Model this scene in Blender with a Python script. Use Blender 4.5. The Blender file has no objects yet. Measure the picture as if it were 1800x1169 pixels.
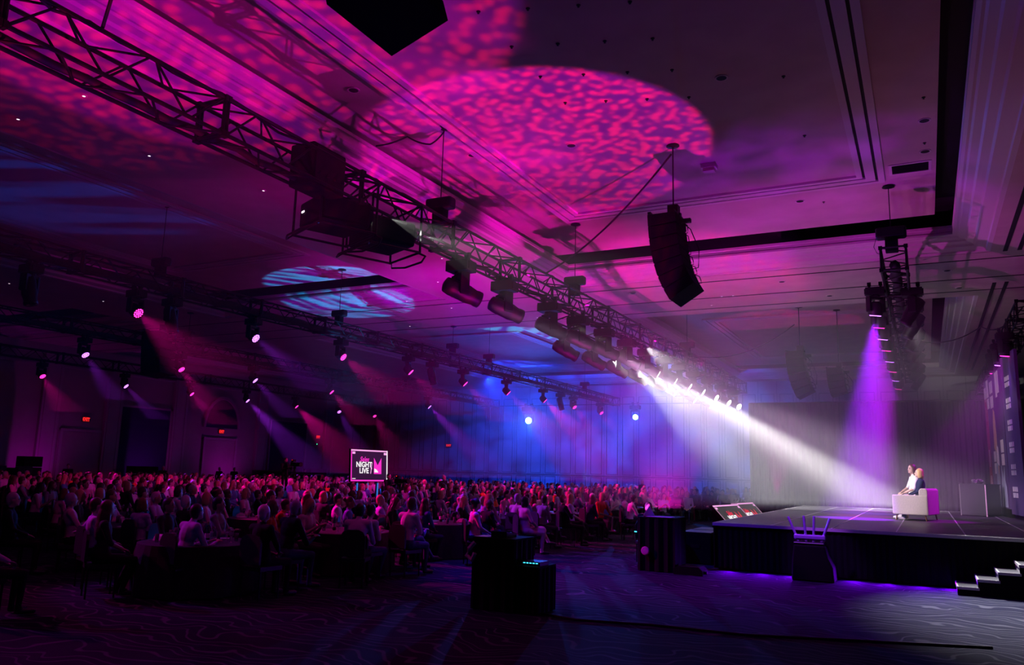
import bpy, bmesh, math, random
import numpy as np
from mathutils import Vector, Matrix, Euler, Quaternion

SC = bpy.context.scene
COL = SC.collection
PI = math.pi
V = Vector

# ------------------------------------------------------------------ camera
cam_data = bpy.data.cameras.new('camera')
cam = bpy.data.objects.new('camera', cam_data)
COL.objects.link(cam)
cam_data.sensor_width = 36.0
cam_data.lens = 36.0 * 1396.0 / 1800.0
cam_data.clip_end = 300
cam_rot = Matrix(((0.8890518, 0.05549178, 0.45443104),
                  (0.45704084, -0.16497296, -0.87401235),
                  (0.02646833, 0.98473579, -0.17203152)))
cam.matrix_world = Matrix.Translation((0, 0, 2.0)) @ cam_rot.to_4x4()
SC.camera = cam

# ------------------------------------------------------------------ world, colour, integrator
world = bpy.data.worlds.new('dark_hall')
SC.world = world
world.use_nodes = True
world.node_tree.nodes['Background'].inputs[0].default_value = (0, 0, 0, 1)
world.node_tree.nodes['Background'].inputs[1].default_value = 0.0
SC.view_settings.view_transform = 'Standard'
SC.view_settings.look = 'None'
SC.view_settings.exposure = 0.0
SC.view_settings.gamma = 1.0
SC.view_settings.use_curve_mapping = False
cy = SC.cycles
cy.use_denoising = True
cy.max_bounces = 6
cy.diffuse_bounces = 1
cy.glossy_bounces = 2
cy.transmission_bounces = 6
cy.transparent_max_bounces = 12
cy.volume_bounces = 0
cy.sample_clamp_indirect = 2.0
cy.sample_clamp_direct = 0.0
cy.use_adaptive_sampling = True
cy.adaptive_threshold = 0.03
cy.caustics_reflective = False
cy.caustics_refractive = False

# ------------------------------------------------------------------ lights
def gobo_nodes(nt, kind, colour_a, colour_b, scale, seed):
    """a patterned glass in front of the lamp: kind is blobs, slats or clouds"""
    nd, lk = nt.nodes, nt.links
    em = nd['Emission']
    tc = nd.new('ShaderNodeTexCoord')
    sep = nd.new('ShaderNodeSeparateXYZ'); lk.new(tc.outputs['Normal'], sep.inputs[0])
    az = nd.new('ShaderNodeMath'); az.operation = 'ABSOLUTE'; lk.new(sep.outputs[2], az.inputs[0])
    dx = nd.new('ShaderNodeMath'); dx.operation = 'DIVIDE'; lk.new(sep.outputs[0], dx.inputs[0]); lk.new(az.outputs[0], dx.inputs[1])
    dy = nd.new('ShaderNodeMath'); dy.operation = 'DIVIDE'; lk.new(sep.outputs[1], dy.inputs[0]); lk.new(az.outputs[0], dy.inputs[1])
    cb = nd.new('ShaderNodeCombineXYZ'); lk.new(dx.outputs[0], cb.inputs[0]); lk.new(dy.outputs[0], cb.inputs[1])
    cb.inputs[2].default_value = seed
    rp = nd.new('ShaderNodeValToRGB')
    if kind == 'blobs':
        ns = nd.new('ShaderNodeTexNoise'); ns.inputs['Scale'].default_value = scale * 0.5
        lk.new(cb.outputs[0], ns.inputs['Vector'])
        vm = nd.new('ShaderNodeVectorMath'); vm.operation = 'MULTIPLY_ADD'
        lk.new(ns.outputs['Color'], vm.inputs[0]); vm.inputs[1].default_value = (.6 / scale,) * 3; lk.new(cb.outputs[0], vm.inputs[2])
        vo = nd.new('ShaderNodeTexVoronoi'); vo.feature = 'SMOOTH_F1'; vo.inputs['Scale'].default_value = scale
        vo.inputs['Smoothness'].default_value = 0.35
        lk.new(vm.outputs[0], vo.inputs['Vector'])
        lk.new(vo.outputs['Distance'], rp.inputs[0])
        rp.color_ramp.elements[0].position = 0.26; rp.color_ramp.elements[0].color = (*colour_a, 1)
        rp.color_ramp.elements[1].position = 0.58; rp.color_ramp.elements[1].color = (*colour_b, 1)
    elif kind == 'slats':
        wv = nd.new('ShaderNodeTexNoise'); wv.inputs['Scale'].default_value = scale
        mp = nd.new('ShaderNodeMapping'); mp.inputs['Scale'].default_value = (0.14, 1.0, 1)
        lk.new(cb.outputs[0], mp.inputs[0]); lk.new(mp.outputs[0], wv.inputs['Vector'])
        wv.inputs['Detail'].default_value = 1.0
        lk.new(wv.outputs['Fac'], rp.inputs[0])
        rp.color_ramp.elements[0].position = 0.44; rp.color_ramp.elements[0].color = (*colour_b, 1)
        rp.color_ramp.elements[1].position = 0.56; rp.color_ramp.elements[1].color = (*colour_a, 1)
    elif kind == 'rays':
        wv = nd.new('ShaderNodeTexNoise'); wv.noise_dimensions = '1D'; wv.inputs['Scale'].default_value = scale
        lk.new(dy.outputs[0], wv.inputs['W']); wv.inputs['Detail'].default_value = 1.0
        lk.new(wv.outputs['Fac'], rp.inputs[0])
        rp.color_ramp.elements[0].position = 0.40; rp.color_ramp.elements[0].color = (*colour_b, 1)
        rp.color_ramp.elements[1].position = 0.62; rp.color_ramp.elements[1].color = (*colour_a, 1)
    else:
        ns = nd.new('ShaderNodeTexNoise'); ns.inputs['Scale'].default_value = scale; ns.inputs['Detail'].default_value = 2.0
        lk.new(cb.outputs[0], ns.inputs['Vector'])
        lk.new(ns.outputs['Fac'], rp.inputs[0])
        rp.color_ramp.elements[0].position = 0.40; rp.color_ramp.elements[0].color = (*colour_b, 1)
        rp.color_ramp.elements[1].position = 0.62; rp.color_ramp.elements[1].color = (*colour_a, 1)
    lk.new(rp.outputs[0], em.inputs['Color'])

def spot(name, loc, target, colour, power, angle, blend=0.35, radius=0.06, gobo=None, parent=None):
    ld = bpy.data.lights.new(name, 'SPOT')
    ld.energy = power; ld.color = colour; ld.spot_size = math.radians(angle); ld.spot_blend = blend
    ld.shadow_soft_size = radius
    if gobo:
        ld.color = (1, 1, 1); ld.use_nodes = True
        gobo_nodes(ld.node_tree, *gobo)
    o = bpy.data.objects.new(name, ld); COL.objects.link(o)
    d = V(target) - V(loc)
    o.location = loc
    o.rotation_euler = d.to_track_quat('-Z', 'Y').to_euler()
    return o

MAG = (1.0, 0.0, 0.42); PINK = (1.0, 0.01, 0.28); VIO = (0.34, 0.0, 1.0); BLUE = (0.004, 0.02, 1.0); CYAN = (0.02, 0.25, 1.0)
# projected patterns on the ceiling (spots added near the floor, without fixtures)
PK_A, PK_B = (1.0, 0.004, 0.24), (0.13, 0.0, 0.24)
spot('ceiling_pattern_light', (-4.6, 12.6, .3), (-7.3, 15.2, 9.1), MAG, 5600, 46, 0.12, gobo=('blobs', PK_A, PK_B, 48, 1.0))
spot('ceiling_pattern_light', (-6.6, 5.0, .3), (-8.9, 7.4, 9.1), MAG, 3800, 54, 0.15, gobo=('blobs', PK_A, PK_B, 38, 3.0))
spot('ceiling_pattern_light', (-6.6, 22.0, .3), (-7.0, 26.2, 8.4), MAG, 3400, 56, 0.5, gobo=('blobs', PK_A, (.45, 0, .5), 34, 5.0))
spot('ceiling_pattern_light', (-5.5, 34.5, 1.4), (-5.6, 38.0, 9.1), MAG, 1500, 45, 0.15, gobo=('blobs', PK_A, PK_B, 40, 7.0))
spot('ceiling_pattern_light', (-11.0, 9.0, 1.0), (-13.4, 8.0, 8.4), MAG, 300, 54, 0.4, gobo=('blobs', PK_A, PK_B, 30, 9.0))
# broad magenta and violet fill on the ceiling from added spots without fixtures
spot('ceiling_wash_fill', (-3.4, 13.2, .3), (-10.5, 15.5, 8.8), (1.0, 0.0, .75), 900, 52, 0.9)
spot('ceiling_wash_fill', (-6.8, 19.6, .3), (-11.5, 23.5, 8.4), (1.0, 0.0, .62), 2200, 70, 0.9)
spot('ceiling_wash_fill', (-3.0, 17.0, 1.2), (-2.5, 20.0, 9.0), VIO, 900, 66, 0.7, gobo=('clouds', (.42, 0, 1.0), (.1, 0, .3), 7, 2.0))
spot('ceiling_wash_fill', (-6.4, 17.5, 1.2), (-2.0, 26.5, 8.4), (1.0, 0.05, 0.95), 1500, 84, 0.9)
spot('ceiling_wash_fill', (0.5, 16.5, 1.2), (1.2, 13.0, 9.0), (1.0, 0.16, 0.26), 75, 140, 1.0)  # stands in for stage light bounced onto the right-hand ceiling
spot('ceiling_wash_fill', (-2.0, 21.0, 1.2), (2.6, 20.0, 8.6), (1.0, 0.26, 0.85), 190, 95, 1.0)  # added for the bounced glow on the right-hand crown and soffit
spot('ceiling_wash_fill', (-13.0, 20.0, 1.6), (-15.5, 26.0, 8.4), (.75, 0, 1.0), 1500, 95, 0.9)
# cyan and blue window patterns on the ceiling over the audience
spot('blue_pattern_light', (-17.0, 22.0, 1.6), (-20.0, 24.2, 8.9), CYAN, 4200, 40, 0.1, gobo=('slats', (.02, .34, 1.0), (.05, 0, .20), 20, 4.0))
spot('blue_pattern_light', (-14.5, 36.0, 1.6), (-16.8, 34.0, 8.6), CYAN, 4000, 40, 0.1, gobo=('slats', (.05, .45, 1.0), (.02, .0, .25), 16, 8.0))
spot('blue_pattern_light', (-20.0, 12.0, 1.6), (-20.5, 13.0, 8.9), BLUE, 420, 60, 0.4, gobo=('slats', (.01, .07, .9), (.03, 0, .09), 7, 6.0))
# blue wash on the end wall and in the air before it
spot('wall_wash_light', (-24.0, 43.0, 7.6), (-25.0, 55.0, 4.5), BLUE, 11000, 100, 0.8, gobo=('clouds', (.006, .05, 1.0), (.0, .0, .20), 6, 3.0))
spot('wall_wash_light', (-13.0, 43.0, 7.6), (-14.5, 55.0, 3.5), BLUE, 13000, 95, 0.8, gobo=('clouds', (.03, .11, 1.0), (.01, .0, .30), 6, 11.0))
# dim purple uplight on the side wall
for yy in (20, 27, 34, 41, 49):
    spot('wall_uplight', (-41.8, yy, 0.4), (-44, yy, 4.6), (.60, 0, .72), 110, 130, 1.0)
# magenta front light on the guests from the truss before the stage
for yy in (22, 29, 36):
    spot('audience_front_light', (-8.7, yy, 7.2), (-21.5, yy + 2, 1.0), (1.0, .0, .40), 8200, 36, 0.8)
spot('audience_front_light', (-8.7, 18, 7.2), (-22, 19, 1.0), (1.0, .0, .40), 2600, 36, 0.8)
# violet light on the carpet along the stage skirt, pale light on the carpet near the steps
for xx in (-3.9, -3.2, -2.6, -1.4, -.8, -.2, 0.3, 2.6):
    spot('stage_edge_light', (xx, 17.98, 0.14), (xx, 17.2, -.05), (0.20, 0.0, 1.0), 55, 160, 0.9, .02)
spot('stage_edge_light', (-4.36, 21.6, 0.14), (-5.2, 21.6, -.05), (0.25, 0.0, 1.0), 26, 150, 0.9, .02)
spot('carpet_light', (-.35, 20.7, 6.75), (1.7, 14.9, 0.0), (0.92, 0.88, 1.0), 11000, 40, 1.0)
spot('aisle_fill', (-9.5, 15.0, 6.3), (-5.8, 15.5, 0.0), (0.02, 0.012, 1.0), 1900, 75, 0.9)  # blue spot over the aisle carpet, no fixture built
# key light on the sofa and violet light from behind it
spot('sofa_key_light', (-8.2, 19.2, 5.9), (-.55, 24.3, 1.55), (1.0, .93, .72), 4300, 12, 0.5)
spot('sofa_back_light', (2.7, 25.4, 6.3), (.1, 24.5, 1.5), (.75, 0.0, 1.0), 2200, 26, 0.5)
spot('launcher_fill', (-2.9, 15.6, 4.6), (-2.15, 17.55, .95), (.45, .08, 1.0), 700, 22, 0.7)  # added violet spot to brighten the launcher tubes
# added magenta spots, without fixtures, brighten the crown moulding from the stage side
for (ya, yb) in ((17.0, 9.0), (18.5, 14.5), (20.0, 19.5), (17.0, 5.0)):
    spot('moulding_fill', (-1.0, ya, 7.2), (-10.5, yb, 8.86), (1.0, 0.0, .72), 3400, 18, 0.9)
spot('stage_wash_fill', (-8.3, 26.0, 6.3), (-1.8, 25.0, 1.0), (.95, .9, 1.0), 2000, 50, 0.9)  # added soft white spot to lighten the stage deck
spot('scenery_fill', (-.3, 26.5, 6.9), (2.2, 30.0, 2.6), (1.0, .86, .95), 500, 40, 0.9)  # added pale spot to brighten the printed flats

# ------------------------------------------------------------------ materials
MATS = {}
def mat(name, colour, rough=0.6, metal=0.0, spec=0.5, emit=None, strength=0.0):
    if name in MATS: return MATS[name]
    m = bpy.data.materials.new(name); m.use_nodes = True
    b = m.node_tree.nodes['Principled BSDF']
    b.inputs['Base Color'].default_value = (*colour, 1)
    b.inputs['Roughness'].default_value = rough
    b.inputs['Metallic'].default_value = metal
    b.inputs['Specular IOR Level'].default_value = spec
    if emit:
        b.inputs['Emission Color'].default_value = (*emit, 1)
        b.inputs['Emission Strength'].default_value = strength
        m.cycles.emission_sampling = 'NONE'
    MATS[name] = m
    return m

def noise_mat(name, ca, cb, scale, rough=0.8, bump=0.0, spec=0.3, coords='Object', detail=3.0):
    m = mat(name, ca, rough, 0, spec)
    nt = m.node_tree; nd, lk = nt.nodes, nt.links
    b = nd['Principled BSDF']
    tc = nd.new('ShaderNodeTexCoord'); ns = nd.new('ShaderNodeTexNoise')
    ns.inputs['Scale'].default_value = scale; ns.inputs['Detail'].default_value = detail
    lk.new(tc.outputs[coords], ns.inputs['Vector'])
    rp = nd.new('ShaderNodeValToRGB')
    rp.color_ramp.elements[0].position = .35; rp.color_ramp.elements[0].color = (*ca, 1)
    rp.color_ramp.elements[1].position = .65; rp.color_ramp.elements[1].color = (*cb, 1)
    lk.new(ns.outputs['Fac'], rp.inputs[0]); lk.new(rp.outputs[0], b.inputs['Base Color'])
    if bump:
        bp = nd.new('ShaderNodeBump'); bp.inputs['Strength'].default_value = bump
        lk.new(ns.outputs['Fac'], bp.inputs['Height']); lk.new(bp.outputs[0], b.inputs['Normal'])
    return m

def carpet_mat():
    m = mat('patterned_carpet', (.05, .05, .08), 0.95, 0, 0.1)
    nt = m.node_tree; nd, lk = nt.nodes, nt.links
    b = nd['Principled BSDF']
    tc = nd.new('ShaderNodeTexCoord')
    n1 = nd.new('ShaderNodeTexNoise'); n1.inputs['Scale'].default_value = 0.9; n1.inputs['Detail'].default_value = 1.5
    lk.new(tc.outputs['Object'], n1.inputs['Vector'])
    va = nd.new('ShaderNodeVectorMath'); va.operation = 'MULTIPLY_ADD'
    lk.new(n1.outputs['Color'], va.inputs[0]); va.inputs[1].default_value = (1.6, 1.6, 0); lk.new(tc.outputs['Object'], va.inputs[2])
    w = nd.new('ShaderNodeTexWave'); w.wave_type = 'RINGS'; w.inputs['Scale'].default_value = 1.5
    w.inputs['Distortion'].default_value = 9.0; w.inputs['Detail'].default_value = 1.0; w.inputs['Detail Scale'].default_value = 0.9
    lk.new(va.outputs[0], w.inputs['Vector'])
    r1 = nd.new('ShaderNodeValToRGB')
    r1.color_ramp.elements[0].position = .86; r1.color_ramp.elements[0].color = (0, 0, 0, 1)
    r1.color_ramp.elements[1].position = .97; r1.color_ramp.elements[1].color = (1, 1, 1, 1)
    lk.new(w.outputs['Fac'], r1.inputs[0])
    n2 = nd.new('ShaderNodeTexNoise'); n2.inputs['Scale'].default_value = 0.8
    lk.new(tc.outputs['Object'], n2.inputs['Vector'])
    r2 = nd.new('ShaderNodeValToRGB')
    r2.color_ramp.elements[0].color = (.0055, .0065, .024, 1); r2.color_ramp.elements[1].color = (.014, .016, .036, 1)
    r2.color_ramp.elements[0].position = .4; r2.color_ramp.elements[1].position = .6
    lk.new(n2.outputs['Fac'], r2.inputs[0])
    mx = nd.new('ShaderNodeMix'); mx.data_type = 'RGBA'
    lk.new(r1.outputs[0], mx.inputs['Factor']); lk.new(r2.outputs[0], mx.inputs['A']); mx.inputs['B'].default_value = (.075, .078, .10, 1)
    lk.new(mx.outputs['Result'], b.inputs['Base Color'])
    n3 = nd.new('ShaderNodeTexNoise'); n3.inputs['Scale'].default_value = 60
    lk.new(tc.outputs['Object'], n3.inputs['Vector'])
    bp = nd.new('ShaderNodeBump'); bp.inputs['Strength'].default_value = .4; bp.inputs['Distance'].default_value = .01
    lk.new(n3.outputs['Fac'], bp.inputs['Height']); lk.new(bp.outputs[0], b.inputs['Normal'])
    return m

def glow(name, colour, strength):
    m = mat(name, (0.02, 0.02, 0.02), 0.4, 0, 0.5, colour, strength)
    return m

M_CARPET = carpet_mat()
M_CEIL = noise_mat('ceiling_plaster', (.60, .50, .42), (.66, .56, .47), 1.5, .9)
M_TRIM = mat('ceiling_moulding', (.70, .64, .58), .7)
M_SLOT = mat('ceiling_slot_black', (.01, .01, .01), .8)
M_WALL = noise_mat('wall_covering', (.36, .30, .28), (.42, .35, .32), .7, .9)
M_WALLP = mat('wall_moulding', (.46, .40, .37), .8)
M_PART = noise_mat('partition_fabric', (.50, .48, .46), (.56, .54, .52), 2.0, .9)
M_PARTG = mat('partition_joint', (.12, .12, .12), .9)
M_DRAPE = mat('black_drape', (.012, .012, .014), .95, 0, .1)
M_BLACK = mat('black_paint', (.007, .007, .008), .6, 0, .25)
M_MATT = mat('matt_black', (.006, .006, .007), .9, 0, .15)
M_STEEL = mat('black_truss_tube', (.006, .006, .007), .55, 0, .25)
M_CHROME = mat('bright_metal', (.6, .6, .62), .25, 1.0)
M_CABLE = mat('black_cable', (.008, .008, .008), .7)
M_WOOD = noise_mat('door_wood', (.10, .05, .03), (.14, .07, .04), 4, .5)

# ------------------------------------------------------------------ mesh helpers
class MB:
    def __init__(s): s.v = []; s.f = []; s.mi = []; s.cur = 0
    def _add(s, vs, fs):
        o = len(s.v); s.v.extend([tuple(p) for p in vs])
        s.f.extend([tuple(i + o for i in f) for f in fs]); s.mi.extend([s.cur] * len(fs)); return s
    def box(s, c, d, rot=None):
        hx, hy, hz = d[0] / 2, d[1] / 2, d[2] / 2
        vs = [V((x, y, z)) for x in (-hx, hx) for y in (-hy, hy) for z in (-hz, hz)]
        if rot is not None: vs = [rot @ p for p in vs]
        vs = [p + V(c) for p in vs]
        return s._add(vs, [(0, 1, 3, 2), (4, 6, 7, 5), (0, 4, 5, 1), (2, 3, 7, 6), (0, 2, 6, 4), (1, 5, 7, 3)])
    def bb(s, x0, x1, y0, y1, z0, z1):
        return s.box(((x0 + x1) / 2, (y0 + y1) / 2, (z0 + z1) / 2), (x1 - x0, y1 - y0, z1 - z0))
    def quad(s, a, b, c, d): return s._add([a, b, c, d], [(0, 1, 2, 3)])
    def tube(s, p0, p1, r, n=6, r1=None, caps=True):
        p0, p1 = V(p0), V(p1); r1 = r if r1 is None else r1
        d = (p1 - p0).normalized(); q = d.to_track_quat('Z', 'Y')
        vs = []
        for p, rr in ((p0, r), (p1, r1)):
            for k in range(n):
                a = 2 * PI * k / n; vs.append(p + q @ V((rr * math.cos(a), rr * math.sin(a), 0)))
        fs = [(k, (k + 1) % n, n + (k + 1) % n, n + k) for k in range(n)]
        if caps: fs += [tuple(range(n - 1, -1, -1)), tuple(range(n, 2 * n))]
        return s._add(vs, fs)
    def path(s, pts, r, n=6):
        pts = [V(p) for p in pts]; vs = []
        for i, p in enumerate(pts):
            d = (pts[min(i + 1, len(pts) - 1)] - pts[max(i - 1, 0)]).normalized()
            q = d.to_track_quat('Z', 'Y')
            for k in range(n):
                a = 2 * PI * k / n; vs.append(p + q @ V((r * math.cos(a), r * math.sin(a), 0)))
        fs = []
        for i in range(len(pts) - 1):
            for k in range(n): fs.append((i * n + k, i * n + (k + 1) % n, (i + 1) * n + (k + 1) % n, (i + 1) * n + k))
        fs += [tuple(range(n - 1, -1, -1)), tuple(range((len(pts) - 1) * n, len(pts) * n))]
        return s._add(vs, fs)
    def lathe(s, prof, n=16, c=(0, 0, 0), rot=None):
        vs = []; c = V(c)
        for r, z in prof:
            for k in range(n):
                a = 2 * PI * k / n; p = V((r * math.cos(a), r * math.sin(a), z))
                if rot is not None: p = rot @ p
                vs.append(p + c)
        fs = []
        for i in range(len(prof) - 1):
            for k in range(n): fs.append((i * n + k, i * n + (k + 1) % n, (i + 1) * n + (k + 1) % n, (i + 1) * n + k))
        fs.append(tuple(range(n - 1, -1, -1))); fs.append(tuple(range((len(prof) - 1) * n, len(prof) * n)))
        return s._add(vs, fs)
    def prism(s, poly, axis, a0, a1):
        """poly: list of 2D points; axis 0/1/2 the extrusion axis"""
        def P(u, w, a): return (a, u, w) if axis == 0 else ((u, a, w) if axis == 1 else (u, w, a))
        n = len(poly); vs = [P(u, w, a0) for u, w in poly] + [P(u, w, a1) for u, w in poly]
        fs = [(k, (k + 1) % n, n + (k + 1) % n, n + k) for k in range(n)] + [tuple(range(n - 1, -1, -1)), tuple(range(n, 2 * n))]
        return s._add(vs, fs)
    def ell(s, c, r, n=12, m=8, rot=None):
        vs, fs = [], []; c = V(c)
        def T(p):
            p = V((p[0] * r[0], p[1] * r[1], p[2] * r[2]))
            if rot is not None: p = rot @ p
            return p + c
        vs.append(T((0, 0, -1)))
        for i in range(1, m):
            t = PI * i / m - PI / 2
            for k in range(n):
                a = 2 * PI * k / n; vs.append(T((math.cos(t) * math.cos(a), math.cos(t) * math.sin(a), math.sin(t))))
        vs.append(T((0, 0, 1)))
        for k in range(n):
            fs.append((0, 1 + (k + 1) % n, 1 + k)); fs.append((len(vs) - 1, 1 + (m - 2) * n + k, 1 + (m - 2) * n + (k + 1) % n))
        for i in range(m - 2):
            for k in range(n): fs.append((1 + i * n + k, 1 + i * n + (k + 1) % n, 1 + (i + 1) * n + (k + 1) % n, 1 + (i + 1) * n + k))
        return s._add(vs, fs)
    def ringframe(s, x0, x1, y0, y1, prof):
        """sweep a profile of (outward offset, z) around a rectangle"""
        vs = []
        for o, z in prof: vs += [(x0 - o, y0 - o, z), (x1 + o, y0 - o, z), (x1 + o, y1 + o, z), (x0 - o, y1 + o, z)]
        fs = []
        for i in range(len(prof) - 1):
            for k in range(4): fs.append((i * 4 + k, i * 4 + (k + 1) % 4, (i + 1) * 4 + (k + 1) % 4, (i + 1) * 4 + k))
        return s._add(vs, fs)
    def mesh(s, name, smooth=False):
        me = bpy.data.meshes.new(name); me.from_pydata(s.v, [], s.f)
        bm = bmesh.new(); bm.from_mesh(me); bmesh.ops.recalc_face_normals(bm, faces=bm.faces); bm.to_mesh(me); bm.free()
        if any(s.mi): me.polygons.foreach_set('material_index', s.mi)
        if smooth: me.polygons.foreach_set('use_smooth', [True] * len(me.polygons))
        me.update(); return me
    def build(s, name, m, parent=None, smooth=False, loc=None, rot=None, bevel=0):
        return inst(name, s.mesh(name, smooth), m, parent, loc, rot, bevel)

def inst(name, me, m=None, parent=None, loc=None, rot=None, bevel=0):
    if m is not None and len(me.materials) == 0:
        for x in (m if isinstance(m, (list, tuple)) else [m]): me.materials.append(x)
    o = bpy.data.objects.new(name, me); COL.objects.link(o)
    if m is not None and not isinstance(m, (list, tuple)) and me.materials[0] != m:
        o.material_slots[0].link = 'OBJECT'; o.material_slots[0].material = m
    if parent is not None: o.parent = parent
    if loc is not None: o.location = loc
    if rot is not None: o.rotation_euler = rot
    if bevel:
        bv = o.modifiers.new('bevel', 'BEVEL'); bv.width = bevel; bv.segments = 2; bv.limit_method = 'ANGLE'
    return o

def tag(o, label=None, cat=None, group=None, kind=None):
    if label: o['label'] = label
    if cat: o['category'] = cat
    if group: o['group'] = group
    if kind: o['kind'] = kind
    return o

def thing(name, label, cat, loc=(0, 0, 0), rot=(0, 0, 0), group=None):
    o = bpy.data.objects.new(name, None); COL.objects.link(o)
    o.empty_display_size = .1
    o.location = loc; o.rotation_euler = rot
    return tag(o, label, cat, group)

KIDS = {}
def kids(o):
    return [c for c in bpy.data.objects if c.parent == o]
def copy_tree(o, parent=None, table=None):
    if table is None:
        table = KIDS.get(o.name)
        if table is None:
            table = KIDS[o.name] = [(k, kids(k)) for k in kids(o)]
    c = o.copy(); COL.objects.link(c); c.parent = parent
    for k, subs in table:
        d = k.copy(); COL.objects.link(d); d.parent = c
        for q in subs:
            e = q.copy(); COL.objects.link(e); e.parent = d
    return c

def struct(name, mb, m, parent=None, smooth=False):
    o = mb.build(name, m, parent, smooth)
    if parent is None: o['kind'] = 'structure'
    return o

ORD = ['first', 'second', 'third', 'fourth', 'fifth', 'sixth', 'seventh', 'eighth', 'ninth', 'tenth', 'eleventh', 'twelfth', 'thirteenth',
       'fourteenth', 'fifteenth', 'sixteenth', 'seventeenth', 'eighteenth', 'nineteenth', 'twentieth']

# ------------------------------------------------------------------ the room
XL, XR, Y0, Y1 = -44.0, 7.5, -5.0, 55.0
ZS, ZC = 8.4, 9.15
struct('floor', MB().bb(XL, XR, Y0, Y1, -.2, 0), M_CARPET)

coffx = [(-44.6 + 1.0, -33.2), (-26.7, -16.9), (-10.5, 1.0)]
coffy = [(-4.0, 24.25), (32.0, 53.0)]
LIP = 0.92           # how far the soffit opening lies outside the crown lip
soff = MB()
xs = [XL]; 
for a, b in coffx: xs += [max(a - LIP, XL), b + LIP]
xs.append(XR)
ys = [Y0]
for a, b in coffy: ys += [a - LIP, b + LIP]
ys.append(Y1)
for i in range(len(xs) - 1):
    for j in range(len(ys) - 1):
        if i % 2 == 1 and j % 2 == 1: continue
        if xs[i + 1] - xs[i] > .01: soff.bb(xs[i], xs[i + 1], ys[j], ys[j + 1], ZS, ZS + .25)
ceil = struct('ceiling', soff, M_CEIL)
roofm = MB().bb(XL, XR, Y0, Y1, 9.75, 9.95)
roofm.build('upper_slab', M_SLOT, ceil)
for (a, b) in coffx:
    for (c, d) in coffy:
        a2 = max(a, XL + .05)
        # coffer panel with a cove gap behind the lip
        MB().bb(max(a2 - .5, XL), b - .42, c - .5, d - .75, ZC, ZC + .12).build('coffer_panel', M_CEIL, ceil)
        crown = MB().ringframe(a2, b, c, d, [(.10, 9.02), (0, 9.02), (0, 8.95), (.03, 8.93), (.03, 8.84), (.0, 8.82), (.0, 8.76), (.07, 8.73), (.12, 8.73), (.16, 8.70),
                                             (.30, 8.67), (.34, 8.62), (.50, 8.58), (.54, 8.52), (.80, 8.47), (.82, 8.42), (LIP, 8.41), (LIP, 8.40), (LIP + .02, 8.62)])
        crown.build('crown_moulding', M_TRIM, ceil)
        # cove back
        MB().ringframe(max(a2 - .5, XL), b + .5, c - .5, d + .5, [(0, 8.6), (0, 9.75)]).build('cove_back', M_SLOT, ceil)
        # shallow double trim frame on the coffer panel
        tx0, tx1, ty0, ty1 = a2 + 2.25, b - 2.1, c + 4.6, d - 4.6
        for (o0, o1) in ((0, .13), (.19, .40), (.46, .60)):
            fr = MB().ringframe(tx0, tx1, ty0, ty1, [(o0, ZC + .01), (o0, ZC - .055), (o1, ZC - .055), (o1, ZC + .01)])
            fr.build('trim_frame', M_TRIM, ceil)
        for (o0, o1) in ((.13, .19), (.40, .46)):
            MB().ringframe(tx0, tx1, ty0, ty1, [(o0, ZC - .012), (o1, ZC - .012)]).build('trim_groove', M_SLOT, ceil)
# partition tracks: narrow dark grooves across the soffit
for yy in (25.9, 28.35, 30.2):
    MB().bb(XL, XR, yy - .03, yy + .03, ZS - .012, ZS).build('partition_track', M_SLOT, ceil)
for xx in (2.28, 2.62):
    for (c, d) in ((4, 25.2), (29.2, 52)):
        MB().bb(xx - .055, xx + .055, c, d, ZS - .012, ZS).build('slot_diffuser', M_SLOT, ceil)

# walls
wl = struct('wall_left', MB().bb(XL - .3, XL, Y0, Y1, 0, 9.9), M_WALL)
we = struct('wall_end', MB().bb(XL, XR, Y1, Y1 + .3, 0, 9.9), M_PART)
struct('wall_right', MB().bb(XR, XR + .3, Y0, Y1, 0, 9.9), M_WALL)
struct('wall_near', MB().bb(XL, XR, Y0 - .3, Y0, 0, 9.9), M_WALL)
# end wall: partition panels, each with a raised moulding frame; dark joints
pm = MB()
for (x0, x1, z0, z1) in ((-.44, .44, 1.93, 1.97), (-.44, .44, 7.5, 7.54), (-.44, -.40, 1.93, 7.54), (.40, .44, 1.93, 7.54)): pm.bb(x0, x1, -.05, 0, z0, z1)
pmesh = pm.mesh('panel_moulding')
pl = MB()
for (x0, x1, z0, z1) in ((-.44, .44, 1.68, 1.72), (-.44, .44, .35, .39), (-.44, -.40, .35, 1.72), (.40, .44, .35, 1.72)): pl.bb(x0, x1, -.05, 0, z0, z1)
plmesh = pl.mesh('dado_moulding')
jm = MB().bb(-.012, .012, -.012, 0, 0, 8.4).mesh('panel_joint')
for k in range(42):
    x = XL + .65 + 1.22 * k
    inst('panel_moulding', pmesh, M_PARTG, we, (x, Y1, 0))
    inst('dado_moulding', plmesh, M_PARTG, we, (x, Y1, 0))
    inst('panel_joint', jm, M_PARTG, we, (x + .61, Y1, 0))
MB().bb(XL, XR, Y1 - .06, Y1, 1.78, 1.86).build('chair_rail', M_PARTG, we)
struct('baseboard_end', MB().bb(XL, XR, Y1 - .03, Y1, 0, .25), M_BLACK)
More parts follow.
